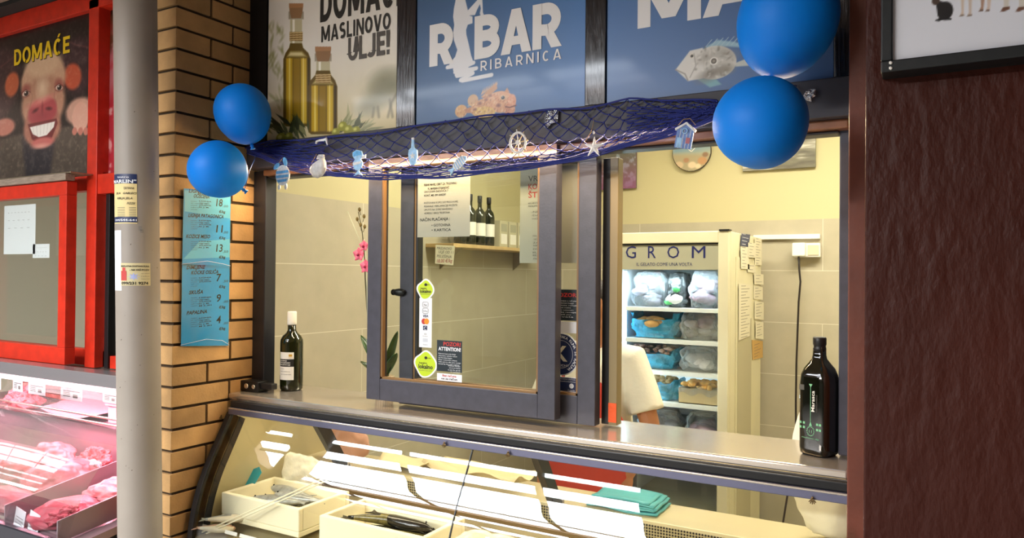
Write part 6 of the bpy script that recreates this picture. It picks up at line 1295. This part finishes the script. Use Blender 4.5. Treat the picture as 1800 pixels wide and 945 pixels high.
sheetlist('upper turquoise price list starting with LIGNJA, partly under a balloon', ((323,331),(405,337),(403,468),(320,466)),
   [(('LIGNJA', 'OČIŠĆENA'), 331, 338, (26, 28), ('18', ',00'), 362, 4), (('LIGNJA PATAGONICA',), 330, 381, (62,), ('11', ',00'), 408, 4), (('KOZICE MESO',), 326, 418, (42,), ('13', ',50'), 442, 4)],
   [((324,334),(404,340),(404,384),(324,371)), ((350,424),(403,420),(403,452),(322,455))])
sheetlist('lower turquoise price list reading SKUŠA and PAPALINA', ((320,464),(403,468),(401,607),(318,608)),
   [(('DIMLJENE', 'KOCKE OSLIĆA'), 327, 473, (32, 48), ('7', ',50'), 494, 3), (('SKUŠA',), 331, 517, (25,), ('9', ',00'), 530, 5), (('PAPALINA',), 327, 553, (36,), ('4', ',00'), 568, 5)], [])
# ---------------------------------------------------------------- animal sign on the brown wall
yg = 1.685; a = at_y(1548, 128, yg); b = at_y(1569, 105, yg); x0, z0, x1, z1 = a.x, a.z, .62, 2.80; fwx, fwz = b.x-a.x, b.z-a.z
t = thing('animal_sign', 'black framed white sign with farm animals, hung on the brown wall', 'sign', ((x0+x1)/2, yg, z0)); m = MB()
for lo, hi in (((x0,yg,z0),(x1,1.749,z0+fwz)),((x0,yg,z1-fwz),(x1,1.749,z1)),((x0,yg,z0+fwz),(x0+fwx,1.749,z1-fwz)),((x1-fwx,yg,z0+fwz),(x1,1.749,z1-fwz))): m.box(lo, hi, mat('black_sign_frame', '#141719', rough=.5, bump=(40,.2,.003)) if 'black_sign_frame' not in MATS else MATS['black_sign_frame'])
m.build('frame', t, bevel=.003)
w, h = x1-x0-2*fwx, z1-z0-2*fwz; q = uvf(yg+.012, x0+fwx, z0+fwz); A = Art(w, h, 330, 300, '#d4d6de'); K = lambda a, b: (1530+a/5.25, b/5.25)
def Pz(pts, c, soft=None): A.poly([q(*K(*p)) for p in pts], c, soft)
def Ez(a, b, rx, ry, c, rot=0, soft=None, al=1):
    u, v = q(*K(a, b)); k = (q(*K(a+50, b))[0]-u)/50; kv = (v-q(*K(a, b+50))[1])/50; A.ell(u, v, rx*k, ry*kv, c, rot, soft, al)
Ez(690, 100, 74, 84, '#1b1a1c'); Pz(((605,40),(640,10),(690,20),(700,90),(640,180),(625,150)), '#1d1b1c'); Ez(605, 10, 38, 36, '#4a3a32'); Pz(((600,195),(598,185),(640,170),(750,165),(748,182),(650,188),(636,196)), '#141315'); Pz(((610,-20),(600,-110),(622,-112),(640,-20)), '#3a2f2b')
for a_, w_, c in ((850,16,'#c9b7a8'),(920,17,'#c4b2a4')): Pz(((a_-w_,-40),(a_+w_,-40),(a_+w_*.7,120),(a_+w_*.9,145),(a_-w_*1.6,150),(a_-w_*.6,110)), c); Pz(((a_-w_*1.6,150),(a_+w_*.8,145),(a_+w_*.8,135),(a_-w_,138)), '#5a4a42')
Ez(900, -130, 120, 95, '#d8c8b8'); Ez(790, -220, 42, 50, '#cdbba8')
for a_, c in ((1035,'#a5826e'),(1095,'#c9b4a6')): Pz(((a_-18,-40),(a_+22,-40),(a_+10,60),(a_+6,102),(a_-32,104),(a_-14,60)), c); Pz(((a_-32,104),(a_+6,102),(a_+4,88),(a_-26,92)), '#574640')
Ez(1080, -130, 110, 90, '#b08d78'); Ez(990, -210, 40, 46, '#a5826e')
for a_ in (1250, 1390): Pz(((a_-20,-60),(a_+30,-60),(a_+28,70),(a_-18,70)), '#c9c2b8'); Pz(((a_-50,105),(a_-25,66),(a_+36,58),(a_+36,84),(a_-20,108)), '#6b4a3c')
Ez(1320, -150, 170, 110, '#d0c9bf')
A.mesh('printed_panel', wallF(x0+fwx, z0+fwz, yg+.02), 0, 0, .008, print_matt, t)
m = MB()
for k in (0, 1): m.ico(Vector((x0+fwx*.85, yg-.001, z0+fwz*(.75-.45*k))), (.004,.003,.004), white_paint, 1, amp=.4)
plabel(m.build('paint_fleck', t), 'white paint flecks')
# ---------------------------------------------------------------- meat stall counter
meat = [mat('raw_pink_meat', '#b03a4a', rough=.38, var=(16, .4, '#d0707c'), bump=(40, .5, .01)), mat('raw_red_meat', '#92202f', rough=.35, var=(20, .5, '#bd5260'), bump=(50, .6, .01)), mat('pale_fat_meat', '#c4606a', rough=.42, var=(14, .3, '#dc969a'), bump=(36, .5, .01)), mat('minced_meat', '#b5323e', rough=.45, var=(90, .5, '#d67c80'), bump=(120, 1, .012))]
rind = mat('smoked_rind', '#6a3626', rough=.5, var=(30, .3), bump=(60, .4, .006)); fatlayer = mat('bacon_fat', '#d9a08a', rough=.5, var=(30, .3, '#b0604c')); pinkpap = mat('butcher_paper', '#c9b3b8', rough=.6); traym = mat('pale_steel_tray', '#8f7f84', rough=.4, metal=.4)
MX0, MX1 = -4.95, -2.68
mc = thing('meat_counter', 'pink lit butcher display counter below the red window', 'display case', (-3.8, 1.9, 0))
m = MB(); m.box((MX0, 1.90, 1.196), (MX1, 1.985, 1.252), steel_mirror); m.build('top_profile', mc, bevel=.004); m = MB(); m.box((MX0, 1.985, 1.196), (MX1, 2.34, 1.226), steel); m.build('counter_slab', mc, bevel=.002)
m = MB(); m.tube([(MX0+.02, 1.935, 1.178), (MX1-.02, 1.935, 1.178)], .013, mat('white_tube_light', '#fff2f4', rough=.4, emit=4, ecol='#ffe4ea'), 12); plabel(m.build('tube_light', mc), 'glowing white tube light')
mz = lambda y: .70+(y-1.52)*.145
m = MB(); m.add([(MX0,1.52,.70),(MX1,1.52,.70),(MX1,2.12,mz(2.12)),(MX0,2.12,mz(2.12)),(MX0,1.52,.67),(MX1,1.52,.67),(MX1,2.12,mz(2.12)-.03),(MX0,2.12,mz(2.12)-.03)], [(0,1,2,3),(7,6,5,4),(0,4,5,1),(1,5,6,2),(2,6,7,3),(3,7,4,0)], traym); m.build('deck', mc)
m = MB(); m.box((MX0, 2.12, .70), (MX1, 2.14, .93), traym); m.box((MX0, 2.12, .93), (MX1, 2.60, .95), traym); m.box((MX0, 2.60, .70), (MX1, 2.62, 1.19), mat('meat_case_back', '#8b7674', rough=.5)); m.build('rear_shelf', mc)
for z_ in (.97, 1.0):
    m = MB(); m.tube([(MX0, 2.11, z_), (MX1, 2.11, z_)], .006, steel, 8); m.build('shelf_rail', mc)
m = MB(); m.box((MX0, 1.495, .60), (MX1, 1.52, .735), mat('dark_steel_rail', '#4a4a54', rough=.3, metal=.8)); m.build('front_rail', mc, bevel=.004); m = MB(); m.box((MX0, 1.50, .1), (MX1, 2.6, .60), white_paint); m.box((MX0+.03, 1.56, 0), (MX1-.03, 2.55, .1), blackrub); m.build('case_body', mc, bevel=.003)
GP = _cr([(1.905,1.195),(1.80,1.12),(1.68,1.01),(1.58,.87),(1.53,.735)], 5); m = MB()
m.add([p for (y_, z_) in GP for p in ((MX0, y_, z_), (MX1, y_, z_))], [(2*i, 2*i+1, 2*i+3, 2*i+2) for i in range(len(GP)-1)], thin_glass('meat_case_glass', (.98,.98,.98), .7), True); m.build('curved_glass', mc, thick=.004)
for x in (-3.10, -2.745):
    m = MB(); m.add([(x,1.53,.71),(x,2.11,mz(2.11)),(x,2.11,mz(2.11)+.10),(x,1.53,.79),(x+.006,1.53,.71),(x+.006,2.11,mz(2.11)),(x+.006,2.11,mz(2.11)+.10),(x+.006,1.53,.79)], [(3,2,1,0),(4,5,6,7),(0,4,7,3),(1,2,6,5),(3,7,6,2),(0,1,5,4)], traym); m.build('divider', mc)
def meatpiece(nm, label, c, r, mt, seed, amp=.3, fq=1.3, rot=0, cat='meat'):
    m = MB(); c = Vector(c); m.ico((0,0,0), r, mt, 5, amp=amp, fq=fq, seed=seed); M = Matrix.Rotation(rot, 3, 'Z'); zb = -r[2]*.72
    for i, p in enumerate(m.v): p = Vector((p.x, p.y, max(p.z, zb))); q_ = M @ p; m.v[i] = c+q_+Vector((0,0,-zb+.003+.145*q_.y*(1 if c.y < 2.08 else 0)))
    return tag(m.build(nm), label, cat, 'raw meat in the butcher counter')
meatpiece('meat_cut', 'large rounded pink joint at the front of the butcher counter by the round post', (-2.905, 1.66, mz(1.66)), (.135, .10, .05), meat[0], 3, .2, 1.0, .3)
meatpiece('meat_cut', 'flat folded pink slab lying behind the rounded joint', (-2.92, 1.86, mz(1.86)), (.115, .085, .05), meat[2], 5, .3, 1.5, .2)
meatpiece('meat_cut', 'pale fatty slab on top at the rear beside the divider', (-2.92, 1.975, mz(1.98)+.055), (.12, .06, .035), meat[2], 8, .28, 1.6, -.1)
meatpiece('meat_cut', 'ragged red trimmings at the right front corner of the butcher counter', (-2.825, 1.605, mz(1.6)+.035), (.045, .05, .03), meat[1], 9, .5, 2.2)
meatpiece('meat_cut', 'big red and orange joint left of the divider', (-3.28, 1.83, mz(1.83)), (.15, .11, .07), meat[0], 12, .28, 1.3, .5)
meatpiece('meat_cut', 'pale meat piece at the front left of the divider', (-3.32, 1.64, mz(1.64)), (.14, .08, .04), meat[2], 14, .3, 1.4)
meatpiece('meat_cut', 'dark red joint at the left edge of the butcher counter', (-3.58, 1.80, mz(1.80)), (.13, .10, .06), meat[1], 17, .35, 1.4)
meatpiece('meat_cut', 'pink fatty joint behind the dark red one at the left', (-3.62, 2.0, mz(2.0)), (.13, .08, .06), meat[2], 18, .3, 1.4)
meatpiece('minced_meat', 'red minced meat heap wrapped in clear plastic beside the steel rails', (-3.30, 2.0, mz(2.0)+.01), (.09, .06, .06), meat[3], 21, .35, 2.5)
bag('plastic_bag', 'clear plastic wrap around the red minced heap', (-3.24, 1.94, mz(1.94)+.06), (.075, .04, .04), clearb, 22, 'raw meat in the butcher counter', .3)
meatpiece('minced_meat', 'pink minced heap on the rear shelf in front of the bacon', (-4.28, 2.20, .951), (.13, .06, .06), meat[3], 24, .4, 2.6)
for k, (dx, dz, rz_) in enumerate(((0, 0, .1), (.02, .045, -.05), (-.03, .09, .12), (-.10, .135, 0))):
    t = thing('bacon_slab', ['smoked bacon slab at the bottom of the stack on the rear shelf', 'smoked bacon slab second from the bottom of the rear stack', 'smoked bacon slab second from the top of the rear stack', 'smoked bacon slab on top of the stack on the rear shelf'][k], 'bacon', (-4.25+dx, 2.40, .951+dz), 'stacked bacon slabs', (0,0,rz_)); L = .26-.02*k
    m = MB(); m.grid(lambda u, v: Vector(((u-.5)*2*L, (v-.5)*.20, .034+.008*noise.noise(Vector((u*5, v*5, k*3.1))))), 20, 8, rind); n0 = len(m.v)
    m.box((-L, -.10, .022), (L, .10, .036), rind); m.build('rind', t, local=True, bevel=.004); m = MB(); m.box((-L+.002, -.098, 0), (L-.002, .098, .022), fatlayer); m.build('fat_layer', t, local=True, bevel=.004)
m = MB(); m.grid(lambda u, v: Vector((-4.0+.46*u, 2.13+.28*v, .956+.05*abs(u-.5)**1.5*2+.09*v*v*(1-.6*u))), 16, 10, pinkpap); tag(m.build('butcher_paper', thick=.002), 'empty pale tray paper curling on the rear shelf in the butcher counter', 'paper')
m = MB()
for lo, hi in (((-3.52,2.2,.951),(-3.10,2.55,.957)),((-3.52,2.2,.957),(-3.10,2.206,1.035)),((-3.52,2.544,.957),(-3.10,2.55,1.035)),((-3.52,2.206,.957),(-3.514,2.544,1.035)),((-3.106,2.206,.957),(-3.10,2.544,1.035)),((-3.53,2.19,1.035),(-3.08,2.20,1.043))): m.box(lo, hi, pinkpap)
tag(m.build('meat_tray', bevel=.002), 'white empty tray on the rear shelf of the butcher counter', 'tray')
for k, (a_, b_, c_, d_) in enumerate(((-4,652,2,684),(23,655,40,686),(50,660,80,691),(107,664,145,700),(181,677,208,706))):
    p0 = at_y(a_, d_, 1.957); p1 = at_y(c_, b_, 1.957); t = thing('price_card', ['price card at the left picture edge under the tube light', 'narrow price card second from the left under the tube light', 'price card in front of the bacon stack under the tube light', 'widest price card in the middle under the tube light', 'price card beside the round post under the tube light'][k], 'price card', (p0.x, 1.957, p0.z), 'price cards hanging under the tube light'); fr = wallF(p0.x, p0.z, 1.957); w_, h_ = p1.x-p0.x, 1.17-p0.z
    m = MB(); m.slab(fr, 0, 0, w_, h_, 0, .0012, stk_white); m.build('card', t); m = MB()
    for j in range(4): m.slab(fr, w_*.12, h_*(.58-.12*j), w_*(.9 if j == 0 else .45), h_*(.58-.12*j)+.004, .0012, .0016, inkgrey)
    m.slab(fr, w_*.58, h_*.18, w_*.8, h_*.42, .0012, .0016, inkgrey); m.build('printed_line', t); m = MB(); m.box((p0.x+w_*.4, 1.945, 1.16), (p0.x+w_*.6, 1.96, 1.176), clearb); m.build('clip', t)
for k, (a_, b_, c_, d_) in enumerate(((24,884,42,911),(49,881,67,910))):
    p0 = at_y(a_, d_, 1.56); p1 = at_y(c_, b_, 1.56); t = thing('price_tag', ['small white price tag at the front left of the butcher deck', 'small white price tag just right of the other one on the butcher deck'][k], 'tag', (p0.x, 1.56, mz(1.56)), 'small tags on the butcher deck'); fr = Fr((p0.x, 1.56, mz(1.56)+.002), (1,0,-.2), (0,.15,1)); w_ = p1.x-p0.x
    m = MB(); m.slab(fr, 0, 0, w_, p1.z-p0.z, 0, .0015, stk_white); m.build('card', t); m = MB()
    for j in range(3): m.slab(fr, w_*.15, .015+.011*j, w_*.85, .017+.011*j, .0015, .0019, inkgrey)
    m.build('printed_line', t)

frw, qw = pf(2.0265)
for k, (a_, b_, c_, d_, lb) in enumerate(((8, 362, 62, 446, 'large pale notice taped inside the red sliding window'), (58, 429, 87, 453, 'small white note taped inside the red sliding window, right of the large notice'))):
    t = thing('paper_notice', lb, 'notice', frw.p(*qw(a_, d_))); m = MB(); quad(m, frw, qw, a_, b_, c_, d_, 0, stk_white); m.build('sheet', t); m = MB()
    for j in range(3): wline(m, frw, qw, ['- - - - - - -', '- - - - -', '- - - -'][j], a_+(c_-a_)*.12, b_+(d_-b_)*(.16 if k == 0 else .3)*(j+1), 3.2 if k == 0 else 3, inkgrey, .0012, (c_-a_)*.7)
    m.build('print', t)
# ---------------------------------------------------------------- light
wd = bpy.data.worlds.new('sky'); S.world = wd; wd.use_nodes = True
bg = wd.node_tree.nodes['Background']; bg.inputs[0].default_value = (.87, .93, 1.0, 1); bg.inputs[1].default_value = 27.0
area('ceiling_tube_light', (-1.3, 3.3, 2.97), (1.6, .25), 44, (1, .935, .76))
area('ceiling_tube_light', (-.2, 3.9, 2.97), (1.2, .25), 44, (1, .935, .76))
area('case_strip_light', (-1.27, 2.06, 1.165), (2.0, .05), 5.5, (1, .86, .60))
area('meat_strip_light', (-3.7, 2.03, 1.18), (1.9, .04), 34, (1, .36, .47), (-.12, 0, 0))
area('meat_stall_light', (-4.2, 3.3, 2.97), (1.5, .3), 14, (1, .95, .88))

pl = area('sky_portal', (-3.68, -1.5, 3.22), (3.9, 2.2), 1, (1,1,1)); pl.data.cycles.is_portal = True

area('added_fill_light', (-2.9, -3.2, 3.06), (2.4, .5), 520, (1, .97, .93))  # unseen lamp added to brighten the signs and stall front
area('lintel_strip_light', (-1.3, 2.042, 2.098), (2.05, .02), 21, (1, .72, .42), (-.55, 0, 0))
